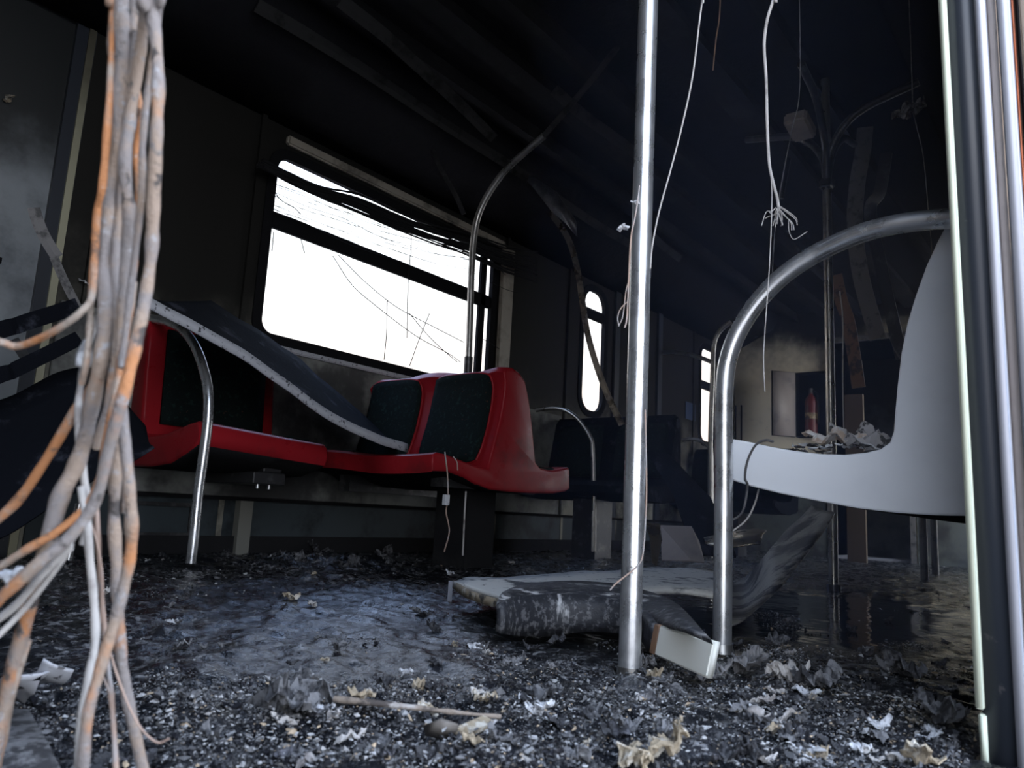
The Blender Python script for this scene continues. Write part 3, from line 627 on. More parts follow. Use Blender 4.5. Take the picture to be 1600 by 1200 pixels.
# hanging trims from the ceiling
flat('ceiling_trim', 'long bent metal trim hanging down across the narrow window', 'trim', [PX(*p, 3.6) for p in ((800, 268), (840, 312), (872, 348), (890, 378), (902, 420), (910, 470), (918, 520), (932, 570), (950, 618), (972, 664))], .034, .006, M['brown'], up=Vector((0, 1, 0)))
flat('ceiling_trim', 'thin dark bent trim hanging above the window end', 'trim', [PX(*p, 2.6) for p in ((630, 150), (652, 178), (668, 215), (688, 262), (712, 305), (725, 335))], .022, .006, M['darkm'], up=Vector((0, 1, 0)))
for i, (a, lab) in enumerate(((((400, 8), (480, 55), (560, 105), (625, 148), (700, 198), (795, 258)), 'long dark ceiling trim running from above the window'), (((530, 0), (600, 55), (660, 110), (720, 165), (770, 215)), 'ash-dusted ceiling trim above the large window'), (((800, 262), (870, 310), (930, 350), (985, 382)), 'loose ceiling trim sagging behind the bright pole, on its left'), (((1020, 370), (1040, 388), (1062, 404)), 'short ceiling trim end right of the bright pole'), (((865, 140), (910, 180), (955, 212), (1000, 245)), 'faint ceiling trim crossing behind the top of the bright pole'))):
    flat('ceiling_trim', lab, 'trim', [PZ(px, py, 2.1) for px, py in a], .05, .01, M['trimd'], up=Vector((0, 0, 1)))
b = MB(); b.sheet([[PX(*p, 3.2) for p in r] for r in (((805, 262), (840, 280), (870, 300)), ((835, 295), (870, 318), (900, 345)), ((862, 330), (885, 350), (902, 370)))], .006); tag(b.build('ceiling_flap', M['darkm']), 'dark triangular flap of ceiling lining hanging beside the long bent trim', 'panel')
tag(MB().box((-.09, -.06, -.035), (.09, .06, .035), M=Matrix.Translation(PX(1250, 197, 3.1)) @ Matrix.Rotation(.2, 4, 'Y') @ Matrix.Diagonal((.8, .8, .8, 1))).bevel(.010, 3).build('ceiling_box', M['aluw']), 'small pale box hanging from the ceiling left of the sooty branching pole', 'box')
tag(crumple('ash_clump', PD(1424, 168, 1.9), .075, M['grey'], .8, 12, seed=31), 'pale clump caught on a thin wire near the door jamb', 'debris')
# collapsed ducts and strips at right background
flat('duct_piece', 'broad sooty duct piece hanging right of the branching pole', 'duct', [PX(*p, 3.7) for p in ((1352, 200), (1348, 240), (1340, 285), (1336, 350), (1345, 430), (1372, 530))], .07, .01, M['greym'], up=Vector((0, 1, 0)))
flat('duct_piece', 'long sooty strip leaning down behind the pale bench back', 'duct', [PX(*p, 3.5) for p in ((1385, 240), (1375, 300), (1360, 330), (1378, 420), (1395, 500), (1410, 560))], .05, .01, M['darkm'], up=Vector((0, 1, 0)))
flat('hanging_strip', 'brown scorched strip hanging beside the branching pole', 'strip', [PX(*p, 4.2) for p in ((1306, 430), (1314, 468), (1325, 500), (1333, 545), (1342, 606))], .065, .008, M['scorch'], up=Vector((0, 1, 0)))
tag(MB().box((6.6, 1.58, .0), (6.64, 1.72, 1.35)).build('door_post', mat('brown_post', (.09, .065, .045), .6)), 'tall brown panel standing before the gangway opening', 'panel')
b = MB(); b.sheet([[PX(*p, 3.4) for p in r] for r in (((1378, 500), (1384, 515)), ((1395, 540), (1398, 548)), ((1410, 560), (1412, 572)), ((1440, 600), (1438, 610)))], .006); tag(b.build('torn_lining', M['greym']), 'torn lining scrap beside the curve of the pale bench back', 'debris')
# end wall: extinguisher niche
cx = XE-.02; a0 = PX(1243, 583, cx-.08); a1 = PX(1292, 682, cx-.08)
root = empty('extinguisher_cabinet', (cx, (a0.y+a1.y)/2, a1.z), 'dark open wall cabinet on the cream end wall holding an extinguisher', 'cabinet')
b = MB(); b.box((cx-.02, a1.y, a1.z), (cx+.01, a0.y, a0.z)); b.box((cx-.10, a1.y, a1.z), (cx, a1.y+.012, a0.z)); b.box((cx-.10, a0.y-.012, a1.z), (cx, a0.y, a0.z)); b.box((cx-.10, a1.y, a1.z), (cx, a0.y, a1.z+.012)); b.box((cx-.10, a1.y, a0.z-.012), (cx, a0.y, a0.z)); b.build('body', M['frame'], root)
b = MB(); q0 = PX(1222, 583, cx-.30); y_, x0_ = a0.y, cx-.10
b.sheet([[Vector((x0_, y_, a1.z)), Vector((x0_, y_, a0.z))], [Vector((x0_-.1, y_+.1, a1.z)), Vector((x0_-.1, y_+.1, a0.z))], [Vector((x0_-.16, y_+.16, a1.z)), Vector((x0_-.16, y_+.16, a0.z))]], .01); dr = b.build('door', M['aluw'], root)
b = MB(); q = [Vector((x0_-.005, y_-.0, a1.z)), Vector((x0_-.165, y_+.155, a1.z)), Vector((x0_-.165, y_+.155, a0.z)), Vector((x0_-.005, y_, a0.z)), Vector((x0_-.005, y_-.0, a1.z))]; b.tube(q, .007, 6, 0); b.build('door_frame', M['frame'], dr)
ey = (a0.y+a1.y)/2; ex = empty('fire_extinguisher', (cx-.07, ey, a1.z+.012), 'soot-covered red fire extinguisher inside the dark wall cabinet', 'extinguisher')
b = MB(); z0 = a1.z+.014; b.tube([Vector((cx-.075, ey, z0+v)) for v in (0, .01, .30, .34, .37, .38)], .055, 20, 0)
for v in b.bm.verts:
    if v.co.z > z0+.32: k_ = .8 if v.co.z < z0+.355 else .35; v.co.x = cx-.075+(v.co.x-cx+.075)*k_; v.co.y = ey+(v.co.y-ey)*k_
b.build('cylinder', M['extred'], ex)
MB().tube([Vector((cx-.075, ey, z0+.38)), Vector((cx-.075, ey, z0+.43))], .018, 10, 0).build('valve', M['darkm'], ex)
MB().tube([Vector((cx-.075, ey-.02, z0+.41)), Vector((cx-.09, ey-.06, z0+.38)), Vector((cx-.1, ey-.07, z0+.25)), Vector((cx-.1, ey-.068, z0+.1))], .008, 8).build('hose', M['wire'], ex)
b = MB(); b.tube([Vector((cx-.075, ey, z0+.14)), Vector((cx-.075, ey, z0+.2))], .0555, 20, 0); b.build('label_band', mat('label', (.35, .27, .16), .6, spots=[((.05, .03, .03), 10, .45, .6)]), ex)
for i, py in enumerate((1149, 1158)):
    p = PX(py, 700, XE-.01); b = MB(); b.box((XE-.012, p.y-.006, .0), (XE-.001, p.y+.006, 1.4)); struct(b.build('trim_%d' % (40+i), M['frame']))
b = MB(); b.box((XE-.03, 1.33, 0), (XE-.002, 1.37, 1.97)); b.box((XE-.03, 1.98, 0), (XE-.002, 2.03, 1.97)); b.box((XE-.03, 1.33, 1.93), (XE-.002, 2.03, 1.98)); struct(b.build('door_5', M['greym']))
struct(MB().box((7.9, 1.25, -.02), (7.95, 2.05, 1.9)).build('door_6', M['door'])); struct(MB().box((7.25, 1.36, -.02), (7.6, 1.98, .03)).build('trim_50', M['alu']))
struct(MB().box((XE-.02, 2.04, 0), (XE-.001, 2.89, .78)).build('trim_51', M['end_shade'])); struct(MB().box((XE-.02, .14, 0), (XE-.001, 1.32, .78)).build('trim_52', M['end_shade']))  # dark lower panels added to imitate shade on the end wall
struct(MB().box((7.0, .2, .02), (7.05, .9, .07)).build('baseboard_front', M['alu']))
# ------------------------------------------------------------------ floor wreckage
def on(px, py, z=.0): return PZ(px, py, z)
# curved charred panel (lying on its side, an arc) ending in the clean cream rectangle
arc_t = [PZ(*p, z) for p, z in (((775, 945), .085), ((800, 935), .09), ((850, 930), .092), ((905, 932), .092), ((960, 938), .09), ((1005, 950), .085), ((1028, 975), .075))]
arc_b = [Vector((p.x, p.y, max(.012, p.z-.07))) for p in arc_t]
arc_b = [PX(*q, t.x) for q, t in zip(((773, 985), (800, 990), (850, 990), (905, 984), (960, 985), (1005, 998), (1022, 1020)), arc_t)]
b = MB(); b.sheet([[a, a.lerp(c, .33)+Vector((-.004, -.006, 0)), a.lerp(c, .66)+Vector((-.004, -.006, 0)), c] for a, c in zip(cr(arc_t, 5), cr(arc_b, 5))], .012)
root = b.build('arched_lining', M['charpanel']); tag(root, 'charred arched panel lying on edge on the floor, its right end clean and cream', 'panel')
back = [PZ(*p, .095) for p in ((785, 925), (810, 915), (860, 908), (920, 908), (980, 915), (1050, 938), (1112, 1000))]
b = MB(); b.sheet([[a, a.lerp(c, .5)+Vector((0, 0, .004)), c] for a, c in zip(cr(arc_t[:], 5), cr([back[i] for i in range(7)], 5))], .006); b.build('top_face', M['charpanel'], root)
# cream end
q = [PX(1028, 977, 1.12), PX(1116, 1005, 1.16), PX(1104, 1062, 1.16), PX(1022, 1022, 1.12)]
q[0] = PD(1030, 977, 1.22); q[1] = PD(1116, 1003, 1.10); q[2] = PD(1104, 1060, 1.10); q[3] = PD(1021, 1024, 1.22)
nrm = (q[1]-q[0]).cross(q[3]-q[0]).normalized(); nrm = nrm if nrm.dot(EYE-q[0]) < 0 else -nrm
b = MB(); b.prism(q, nrm*.014, .003, 2); b.build('cream_end', M['cream'], root)
b = MB(); q2 = [q[0]+(q[0]-q[1])*.12, q[0], q[3], q[3]+(q[3]-q[2])*.12]; b.prism([p+nrm*.001 for p in q2], nrm*.012, .002, 1); b.build('scorched_band', M['scorch'], root)
# pale ash-covered board
A_ = [on(708, 908, .075), on(745, 902, .075), on(800, 899, .075), on(880, 895, .075), on(960, 890, .075), on(1075, 886, .075), on(1125, 894, .07)]
B_ = [on(800, 938, .07), on(835, 945, .07), on(880, 940, .072), on(930, 937, .072), on(1000, 925, .075), on(1060, 922, .075), on(1135, 930, .07)]
o = ribbon('board', 'pale ash-covered board lying flat behind the charred arched panel', 'board', A_, B_, .012, M['ashpanel'], None, ripple=.006)
b = MB(); ed = cr([on(710, 909, .07), on(728, 922, .068), on(755, 932, .066), on(790, 941, .064)], 5); b.sheet([[p+Vector((-.002, -.004, .004)), p+Vector((-.002, -.004, -.014))] for p in ed], .006); b.build('board_edge', M['tan'], o)
# dark trim under board
tag(MB().box((-.004, -.004, 0), (.004, .004, .06), M=Matrix.Translation(on(702, 945, 0))).build('upright_pin', M['alu']), 'small bright pin upright at the left tip of the ash-covered board', 'pin')
# big curved dark panel to the right
near = [on(1128, 982, .02), PZ(1165, 962, .03), PD(1210, 922, 2.0), PD(1250, 878, 2.15), PD(1280, 838, 2.35), PD(1304, 802, 2.5)]
far = [PZ(1138, 915, .03), PZ(1165, 900, .04), PD(1192, 872, 2.45), PD(1220, 838, 2.6), PD(1246, 812, 2.7), PD(1268, 790, 2.75)]
ribbon('curved_lining', 'dark lining sheet curling up from the floor behind the arching rail', 'panel', near, far, .005, mat('scorched_sheet', (.06, .058, .054), .5, spots=[((.30, .285, .25), 4, .40, .56), ((.012, .012, .014), 7, .5, .6)], bump=(50, .3, .004)), None, ripple=.007)
# folded metal plates
b = MB(); b.sheet([[PD(*p) for p in r] for r in (((1008, 818, 3.3), (1030, 820, 3.3)), ((1015, 840, 3.2), (1034, 845, 3.2)), ((1018, 880, 3.1), (1026, 884, 3.1)))], .006, smooth=False); tag(b.build('folded_plate', M['brown']), 'small folded metal plate standing right of the bright pole foot', 'plate')
b = MB(); b.sheet([[PD(*p) for p in r] for r in (((1032, 822, 3.4), (1080, 824, 3.4), (1092, 848, 3.35)), ((1034, 876, 3.25), (1080, 878, 3.2), (1100, 880, 3.2)))], .006, smooth=False); tag(b.build('folded_plate', M['aluw']), 'pale bent metal plate lying between the bright pole and the arching rail', 'plate')
b = MB(); b.sheet([[PD(*p) for p in r] for r in (((1100, 842, 2.9), (1140, 832, 2.9), (1180, 828, 2.9), (1198, 830, 2.85)), ((1102, 850, 2.8), (1140, 846, 2.75), (1178, 842, 2.7), (1192, 836, 2.75)), ((1112, 853, 2.72), (1145, 856, 2.68), (1175, 852, 2.66), (1188, 851, 2.66)))], .005); tag(b.build('folded_plate', M['brown']), 'shiny brown curled metal sheet behind the arching rail', 'plate')
# dark tilted panels in middle distance
b = MB(); b.sheet([[PD(*p) for p in r] for r in (((1008, 705, 4.2), (1045, 712, 4.2)), ((1050, 770, 4.0), (1110, 780, 4.0)), ((1085, 868, 3.45), (1150, 872, 3.45)))], .01); tag(b.build('fallen_panel', M['panel']), 'blackened panel leaning diagonally right of the bright pole', 'panel')
# loose debris of note -------------------------------------------------
def curl(name, label, cat, pts, w_, m, t=.002):
    P_ = cr(pts, 5); rows = []
    for i, p in enumerate(P_):
        d = (P_[min(i+1, len(P_)-1)]-P_[max(0, i-1)]).normalized(); s_ = d.cross(Vector((0, 0, 1))); s_ = s_.normalized() if s_.length > .1 else Vector((1, 0, 0)); s_ = (s_+Vector((0, 0, .5))).normalized()
        rows.append([p+s_*w_*(j/3-.5)+Vector((0, 0, .15*w_*noise.noise(p*30+Vector((j, 0, 0))))) for j in range(4)])
    b = MB(); b.sheet(rows, t); return tag(b.build(name, m), label, cat)
b = MB(); st = [on(522, 1092, .03), on(580, 1098, .03), on(650, 1106, .028), on(720, 1114, .025), on(782, 1120, .02)]; b.tube(st, [.0042, .0026], 6, 4, wob=.5); tag(b.build('wooden_stick', mat('stick_grey_brown', (.22, .18, .145), .8, spots=[((.06, .05, .045), 25, .5, .62), ((.35, .33, .31), 18, .58, .68)], bump=(120, .5, .003))), 'long thin scorched stick lying across the foreground ash', 'stick')
b = MB(); b.sheet([[on(665, 1132, .018), on(668, 1148, .012)], [on(690, 1122, .035), on(695, 1152, .012)], [on(715, 1130, .028), on(712, 1150, .012)]], .003); tag(b.build('torn_wedge', mat('wedge_brown', (.13, .115, .10), .6)), 'dark brown torn wedge just below the long stick', 'debris')
b = MB(); b.box((-.03, -.007, 0), (.03, .007, .006), M=Matrix.Translation(on(740, 1140, .015)) @ Matrix.Rotation(.2, 4, 'Z') @ Matrix.Rotation(.3, 4, 'X')); tag(b.build('wood_chip', M['tan']), 'flat tan chip right of the torn wedge', 'chip')
curl('curled_sheet', 'grey curled sheet at the lower left behind the cables', 'scrap', [on(12, 1085, .02), on(35, 1066, .045), on(60, 1062, .04), on(80, 1058, .045), on(92, 1038, .06)], .035, M['lip'])
b = MB(); b.sheet([[on(-70, 1115, .03), on(-20, 1105, .03), on(45, 1108, .03)], [on(-80, 1170, .03), on(0, 1160, .03), on(75, 1160, .03)], [on(-80, 1240, .02), on(10, 1240, .02), on(112, 1235, .02)]], .004); tag(b.build('grey_board', M['grey']), 'flat grey board at the bottom left corner', 'board')
specials = [
 (455, 932, .055, 'tan', 'small tan and cream torn scrap on the dark floor at left centre', 'scrap'),
 (160, 1010-85, .05, 'pale', 'pale chip lying behind the cables', 'chip'),
 (495, 862, .15, 'char', 'jagged pile of charred sheet under the red bench', 'debris'),
 (600, 862, .13, 'grey', 'grey curled charred sheet before the red double seat', 'debris'),
 (540, 885, .12, 'char', 'dark crumpled sheet between the two charred heaps', 'debris'),
 (855, 858, .10, 'char', 'dark upright charred lump under the rear of the red seat', 'debris'),
 (500, 1085, .12, 'grey', 'tall crumpled grey ash heap at left of the long stick', 'debris'),
 (470, 1100, .12, 'grey', 'grey ash layer beside the tall crumpled heap', 'debris'),
 (755, 1092, .035, 'tan', 'pale yellowish lump above the right end of the stick', 'debris'),
 (1225, 1052, .085, 'pale', 'pointed pale crumpled shell below the arching rail foot', 'debris'),
 (1280, 1062, .09, 'grey', 'flat grey curved flake right of the pointed shell', 'debris'),
 (1410, 1045, .11, 'grey', 'dark grey shrivelled sheet on wet floor near the jamb', 'debris'),
 (1465, 1105, .10, 'grey', 'light grey crumpled flake near the pale jamb strip', 'debris'),
 (1025, 1175, .085, 'tan', 'cream and brown burnt lump at the bottom centre', 'debris'),
 (990, 1190, .05, 'tan', 'tan burnt lump at bottom centre, left of the cream one', 'debris'),
 (1440, 1180, .06, 'tan', 'tan crumpled lump at the bottom right', 'debris'),
 (845, 1105, .045, 'ash', 'bright white ash clump left of the bright pole foot', 'debris'),
 (1345, 1172, .03, 'ash', 'flat white chip at the bottom right', 'chip'),
 (1232, 970, .05, 'grey', 'grey ash cluster on the wet floor right of the arching rail', 'debris'),
 (1215, 1000, .07, 'grey', 'grey brittle cluster beside the arching rail foot', 'debris'),
 (830, 990, .06, 'grey', 'grey shard leaning on the charred arched panel', 'debris'),
 (870, 1000, .05, 'char', 'small dark curled shard below the arched panel', 'debris'),
 (1010, 1035, .055, 'grey', 'grey torn flake tucked behind the bright pole foot', 'debris'),
 (1110, 1048, .08, 'greym', 'bent grey bracket beside the cream panel end', 'debris'),
 (1170, 1035, .09, 'greym', 'grey curved bracket lying right of the cream panel end', 'debris'),
]
for i, (px, py, sz, m, lab, cat) in enumerate(specials):
    sz *= .8; c = on(px, py, .014+sz*.1); c.z = max(c.z, fh(c.x, c.y)+sz*.08)
    o = crumple('debris_scrap' if cat == 'debris' else cat if cat != 'scrap' else 'torn_scrap', c, sz, M[m], .9, 16 if sz > .05 else 9, None, .75, seed=300+i, curl=.2); tag(o, lab, cat)
def lump(px, py, r, m, lab, name='bead'):
    b = MB(); b.ball(on(px, py, r*.7+.006), r, (1, 1, .7), .3); tag(b.build(name, m), lab, 'pebble')
lump(1180, 1112, .011, M['pale'], 'smooth white pebble-like piece in the right foreground'); lump(1246, 1094, .010, M['grey'], 'round grey pebble-like piece below the pointed pale shell'); lump(1250, 1055, .010, M['pale'], 'rounded pale nub touching the pointed shell')
# anonymous scraps
rng = random.Random(21); i = 0
zones = [((650, 1000), (1300, 1190), 60), ((150, 940), (700, 1190), 45), ((1150, 960), (1500, 1180), 28), ((330, 862), (950, 905), 26), ((860, 1000), (1150, 1100), 22), ((1120, 1030), (1500, 1190), 34), ((420, 1070), (1100, 1195), 40)]
for (x0, y0), (x1, y1), n_ in zones:
    lab = 'charred scrap lying loose among the ash on the floor'
    for _ in range(n_):
        px, py = rng.uniform(x0, x1), rng.uniform(y0, y1); p = on(px, py, .012)
        if p.y < .14 or p.y > 2.8: continue
        sz = rng.uniform(.012, .038)*(1 if py > 920 else 1.5); m = rng.choice(['grey', 'grey', 'char', 'char', 'char', 'tan' if rng.random() < .4 else 'pale', 'ash' if rng.random() < .5 else 'grey'])
        p.z = fh(p.x, p.y)+sz*.12
        o = crumple('charred_scrap', p, sz, M[m], .8, 8, None, rng.uniform(.25, .9), seed=600+i, curl=rng.uniform(-.2, .5)); i += 1
        cn = {'grey': 'mottled grey', 'char': 'black', 'tan': 'scorched tan', 'pale': 'pale brownish', 'ash': 'ash-white'}[m]; sn = 'tiny' if sz < .022 else 'small' if sz < .033 else 'larger'
        wh = 'near the doorway' if p.length < 1.25 else 'in the middle of the floor' if p.y < 1.9 else 'below the far wall seats'
        tag(o, '%s %s charred scrap lying in the ash %s' % (sn, cn, wh), 'scrap', '%s %s charred scraps on the floor %s' % (sn, cn, wh))
# ------------------------------------------------------------------ uncountable ash flakes
rg = np.random.default_rng(5); V = []; Fc = []; MI = []
def flake(x, y, s, mi, lift=0):
    z = fh(x, y)+s*.12+lift; n_ = int(rg.integers(4, 7)); R = np.array((Matrix.Rotation(rg.uniform(0, 6.28), 3, 'Z') @ Matrix.Rotation(rg.normal(0, .32), 3, 'X') @ Matrix.Rotation(rg.normal(0, .28), 3, 'Y')))
    b0 = len(V); el = rg.uniform(.15, .9)
    V.append(tuple(R @ np.array((0, 0, s*rg.uniform(-.2, .35)))+np.array((x, y, z))))
    for k in range(n_):
        a = 2*PI*k/n_+rg.uniform(-.3, .3); r = s*rg.uniform(.5, 1.1)*.5; q = R @ np.array((r*math.cos(a), r*math.sin(a)*el, s*rg.uniform(-.12, .12))); V.append(tuple(q+np.array((x, y, z))))
    for k in range(n_): Fc.append((b0, b0+1+k, b0+1+(k+1) % n_)); MI.append(mi)
cnt = 0
while cnt < 42000:
    px = rg.uniform(-40, 1560); py = 1215-(rg.random()**1.35)*350
    p = on(px, py, .01)
    if not (-.3 < p.x < 6.9 and .14 < p.y < 2.85): continue
    d = (p-EYE).length; dens = noise.noise(Vector((p.x*5, p.y*5, 3)))*.9+.45+(.35 if d < 1.15 else 0)
    pool = math.hypot((p.x-2.2)/1.1, (p.y-.75)/.55)
    if pool < 1: dens -= .75
    if px < 760 and 925 < py < 1060: dens -= .48
    if rg.random() > dens: cnt += .05; continue
    s = min(.020, .0026*math.exp(abs(rg.normal(0, .66))))*(1 if d < 1.5 else min(2.0, d/1.5)); u = rg.random()
    t = .66+.30*noise.noise(Vector((p.x*3, p.y*3, 9)))
    flake(p.x, p.y, s, 0 if u < t else 1 if u < t+.24 else 2 if u < .975 else 3); cnt += 1
clump = [(845, 1105, 3), (910, 1085, 2), (1270, 1065, 2), (1340, 1100, 2), (1230, 970, 2), (1080, 1085, 2), (760, 1095, 2), (480, 1095, 3), (400, 1130, 2), (560, 1130, 2), (700, 1150, 2), (960, 1090, 3), (1130, 1075, 2), (1000, 1110, 2), (1430, 1105, 2), (870, 1150, 3), (640, 1180, 2), (1180, 1150, 2), (1480, 1150, 2), (300, 930, 1), (250, 925, 1), (880, 1040, 2), (760, 1020, 2), (830, 1060, 2), (600, 880, 1), (500, 880, 1), (330, 895, 1), (700, 880, 1), (1210, 955, 2), (1215, 1005, 2)]
clump += [(rg.uniform(100, 1500), rg.uniform(1040, 1200), 2) for _ in range(50)]+[(rg.uniform(820, 1500), rg.uniform(1000, 1120), 2) for _ in range(24)]
for (px, py, k_) in clump:
    c = on(px, py, .015); R0 = rg.uniform(.02, .05)
    if c.y < .16: continue
    for _ in range(int(rg.integers(90, 230))):
        x, y = c.x+rg.normal(0, R0), c.y+rg.normal(0, R0*.8); q = math.hypot(x-c.x, y-c.y)/R0; u = rg.random()
        if y < .14 or y > 2.85: continue
        flake(x, y, .0028*math.exp(abs(rg.normal(0, .6))), 1 if u < .42 else 2 if u < .42+.14*k_ else 3 if u < .90 and k_ > 1 and rg.random() < .2 else 0, max(0, .018-.010*q)*rg.random())
me = bpy.data.meshes.new('ash_flakes'); me.from_pydata(V, [], Fc); me.polygons.foreach_set('material_index', MI)
o = link('ash_flakes', me, [mat('flake_char', (.012, .012, .015), .3), mat('flake_grey', (.09, .09, .093), .55), mat('flake_ash', (.34, .34, .34), .8), mat('flake_tan', (.40, .31, .21), .8)])
tag(o, 'black, grey and white ash flakes carpeting the burnt floor', 'ash', kind='stuff')
# ------------------------------------------------------------------ hanging cable bundle (near, left)
def cable(pts, w_, m, lab, d0=.5, name='hanging_cable', seg=10, jit=.0, grp=None, cat='cable', k=None):
    rg_ = random.Random(hash(lab) % 1000 if k is None else k); P_ = [PD(px, py, d0+jit*math.sin(i*1.3+(k or 0))) for i, (px, py) in enumerate(pts)]
    if pts[0][1] <= 0: q = P_[0]; P_ = [Vector((q.x*.6+.08, q.y*.6+.19, 2.249)), Vector((q.x, q.y, q.z+.9)), Vector((q.x, q.y, q.z+.3))]+P_
    b = MB(); b.tube(P_, w_*(1.3 if w_ > 5 else 1)/2/1200*d0, seg, 7, wob=.28); return tag(b.build(name, m), lab, cat, grp)
G = 'burnt cables hanging in a bundle at left'
cbs = [
 (((176, -60), (176, 0), (174, 100), (168, 200), (160, 290), (152, 330), (148, 400), (144, 462), (128, 486), (100, 508), (60, 530), (25, 541), (0, 534), (-60, 520)), 8.5, 'rust', 'orange cable on the left edge of the bundle, turning off left at mid height', .49),
 (((150, 370), (144, 430), (141, 500), (136, 560), (128, 600)), 8, 'rust', 'short orange cable end along the left edge of the bundle', .50),
 (((192, -60), (190, 0), (192, 100), (183, 200), (173, 290), (163, 400), (166, 480), (158, 560), (146, 620), (134, 680), (118, 730), (95, 775), (74, 850), (52, 920), (30, 1010), (8, 1100), (-20, 1220)), 19, 'cable', 'thickest grey cable, sweeping to the lower left corner', .50),
 (((206, -60), (206, 0), (208, 100), (200, 200), (188, 300), (190, 400), (182, 500), (176, 600), (182, 700), (178, 800), (183, 900), (187, 1000), (197, 1080), (225, 1210), (240, 1300)), 14, 'cable', 'grey cable running down the middle and leaving at the bottom', .515),
 (((232, -60), (228, 0), (222, 60), (212, 130), (200, 200), (195, 260), (201, 330), (198, 400), (190, 520), (188, 620), (196, 700), (205, 800), (203, 870), (182, 960), (152, 1060), (134, 1140), (126, 1300)), 14, 'cable', 'grey cable crossing right to left, rusty near the floor', .485),
 (((262, -60), (250, 0), (240, 80), (230, 150), (223, 220), (221, 300), (215, 360), (206, 440), (196, 520), (190, 575)), 8.5, 'cable', 'slim pale cable joining the bundle from the upper right', .475),
 (((228, -60), (234, 0), (243, 60), (247, 130), (244, 220), (240, 300), (236, 400), (224, 480), (207, 560), (192, 620), (170, 700), (150, 780), (110, 838), (60, 880), (0, 935), (-50, 980)), 15, 'cable', 'grey-pink cable on the right edge, swinging across to lower left', .465),
 (((204, 40), (208, 110), (216, 150), (219, 190), (211, 240), (216, 300), (212, 400), (201, 480), (193, 560), (186, 620)), 7, 'rust', 'bright orange cable between the grey ones near the top', .53),
 (((208, 440), (196, 520), (184, 600), (172, 660), (158, 740), (136, 790), (90, 830), (40, 860), (-30, 905)), 10, 'rust', 'orange cable branching to the lower left below mid height', .49),
 (((168, 560), (148, 598), (118, 642), (72, 718), (24, 786), (-40, 840)), 11.5, 'rust', 'straight rusty cable slanting out to the left', .52),
 (((128, 760), (136, 820), (140, 870), (147, 940), (149, 1000), (139, 1060), (129, 1110), (123, 1200), (120, 1300)), 10, 'pale', 'pale cable hanging straight to the floor at left of the lower pair', .50),
 (((150, 790), (155, 880), (160, 950), (166, 1020), (175, 1100), (181, 1200), (184, 1300)), 6.5, 'copper', 'thin brown cable between the lower pale cables', .52),
 (((196, 0), (200, 90), (206, 180), (214, 280), (209, 370), (197, 450), (189, 530), (183, 590)), 10, 'greym', 'blackened cable hidden behind the middle of the bundle', .54),
 (((160, 480), (140, 530), (128, 590), (122, 650), (127, 720), (138, 800), (130, 850)), 9, 'pale', 'knotted pale cable left of the bundle with a white taped joint', .51),
 (((182, 0), (182, 110), (174, 210), (180, 300), (176, 380), (170, 470), (176, 560), (190, 640), (196, 720), (196, 800)), 12, 'cable', 'grey cable twisting behind the thick left one', .53),
 (((214, -20), (214, 60), (204, 150), (196, 240), (186, 330), (180, 420), (184, 520), (172, 620), (150, 700)), 11, 'cable', 'grey cable weaving through the centre of the bundle', .50),
 (((44, 1000), (22, 1070), (6, 1150), (-10, 1220)), 9, 'rust', 'rusty offshoot beside the thickest cable at lower left', .51),
 (((110, 850), (60, 905), (20, 950), (-30, 985)), 9, 'pale', 'pale loose cable end pointing to the left edge', .48),
 (((110, 856), (70, 912), (30, 960), (-20, 1010)), 7, 'pale', 'slim pale cable end under the other left-pointing one', .48),
]
for i, (p, w_, m, lab, d_) in enumerate(cbs):
    o = cable(p, w_, M[m], lab, d_, jit=.006, k=i)
    if i == 13:
        b = MB(); b.ball(PD(133, 556, .505), .0055, (.8, .8, 2.2), .5); b.build('tape_joint', M['ash'], o)
cable(((165, 985), (178, 1040), (200, 1100), (222, 1140), (246, 1160), (264, 1154)), 3, M['copper'], 'very thin copper strand curling at the bottom of the bundle', .50, 'thin_strand', 6)
cable(((140, 810), (152, 850), (160, 900), (158, 960), (150, 1020), (170, 1080)), 3, M['copper'], 'very thin strand looping beside the lower cables', .51, 'thin_strand', 6)
tag(crumple('fluff_clump', PD(12, 900, .52), .028, M['ash'], .8, 9, seed=77), 'white fluffy clump at the left edge among cable ends', 'debris')
# ------------------------------------------------------------------ wires on and around the poles
DP = .97
def wire(pts, d, w_, m, lab, name='thin_wire', grp=None, hang=False):
    P_ = [PD(px, py, d if not isinstance(d, (list, tuple)) else d[0]+(d[1]-d[0])*i/(len(pts)-1)) for i, (px, py) in enumerate(pts)]
    dd = d if not isinstance(d, (list, tuple)) else d[0]
    if hang:
        q = P_[0]; P_ = [Vector((q.x, q.y, 2.249)), Vector((q.x, q.y, q.z+(2.249-q.z)*.4))]+P_
    b = MB(); b.tube(P_, w_/2/1200*dd, 6, 5); return tag(b.build(name, m), lab, 'wire', grp)
wire(((1100, -40), (1097, 0), (1092, 40), (1082, 120), (1066, 195), (1048, 265), (1030, 330), (1019, 385), (1016, 420)), 1.16, 2.6, M['pale'], 'long pale wire slanting down to the bright pole from the right', hang=True)
wire(((999, 290), (996, 315), (992, 340), (986, 370), (983, 420), (981, 470), (979, 500), (976, 512)), 1.06, 2.6, M['copper'], 'thin brown wire tied along the left of the bright pole')
wire(((982, 440), (978, 455), (975, 480), (972, 498), (966, 510)), 1.06, 1.6, M['copper'], 'wisp of fine wire beside the brown tied wire')
wire(((982, 470), (970, 482), (965, 496), (967, 510)), 1.05, 1.6, M['copper'], 'fine looped wire left of the bright pole')
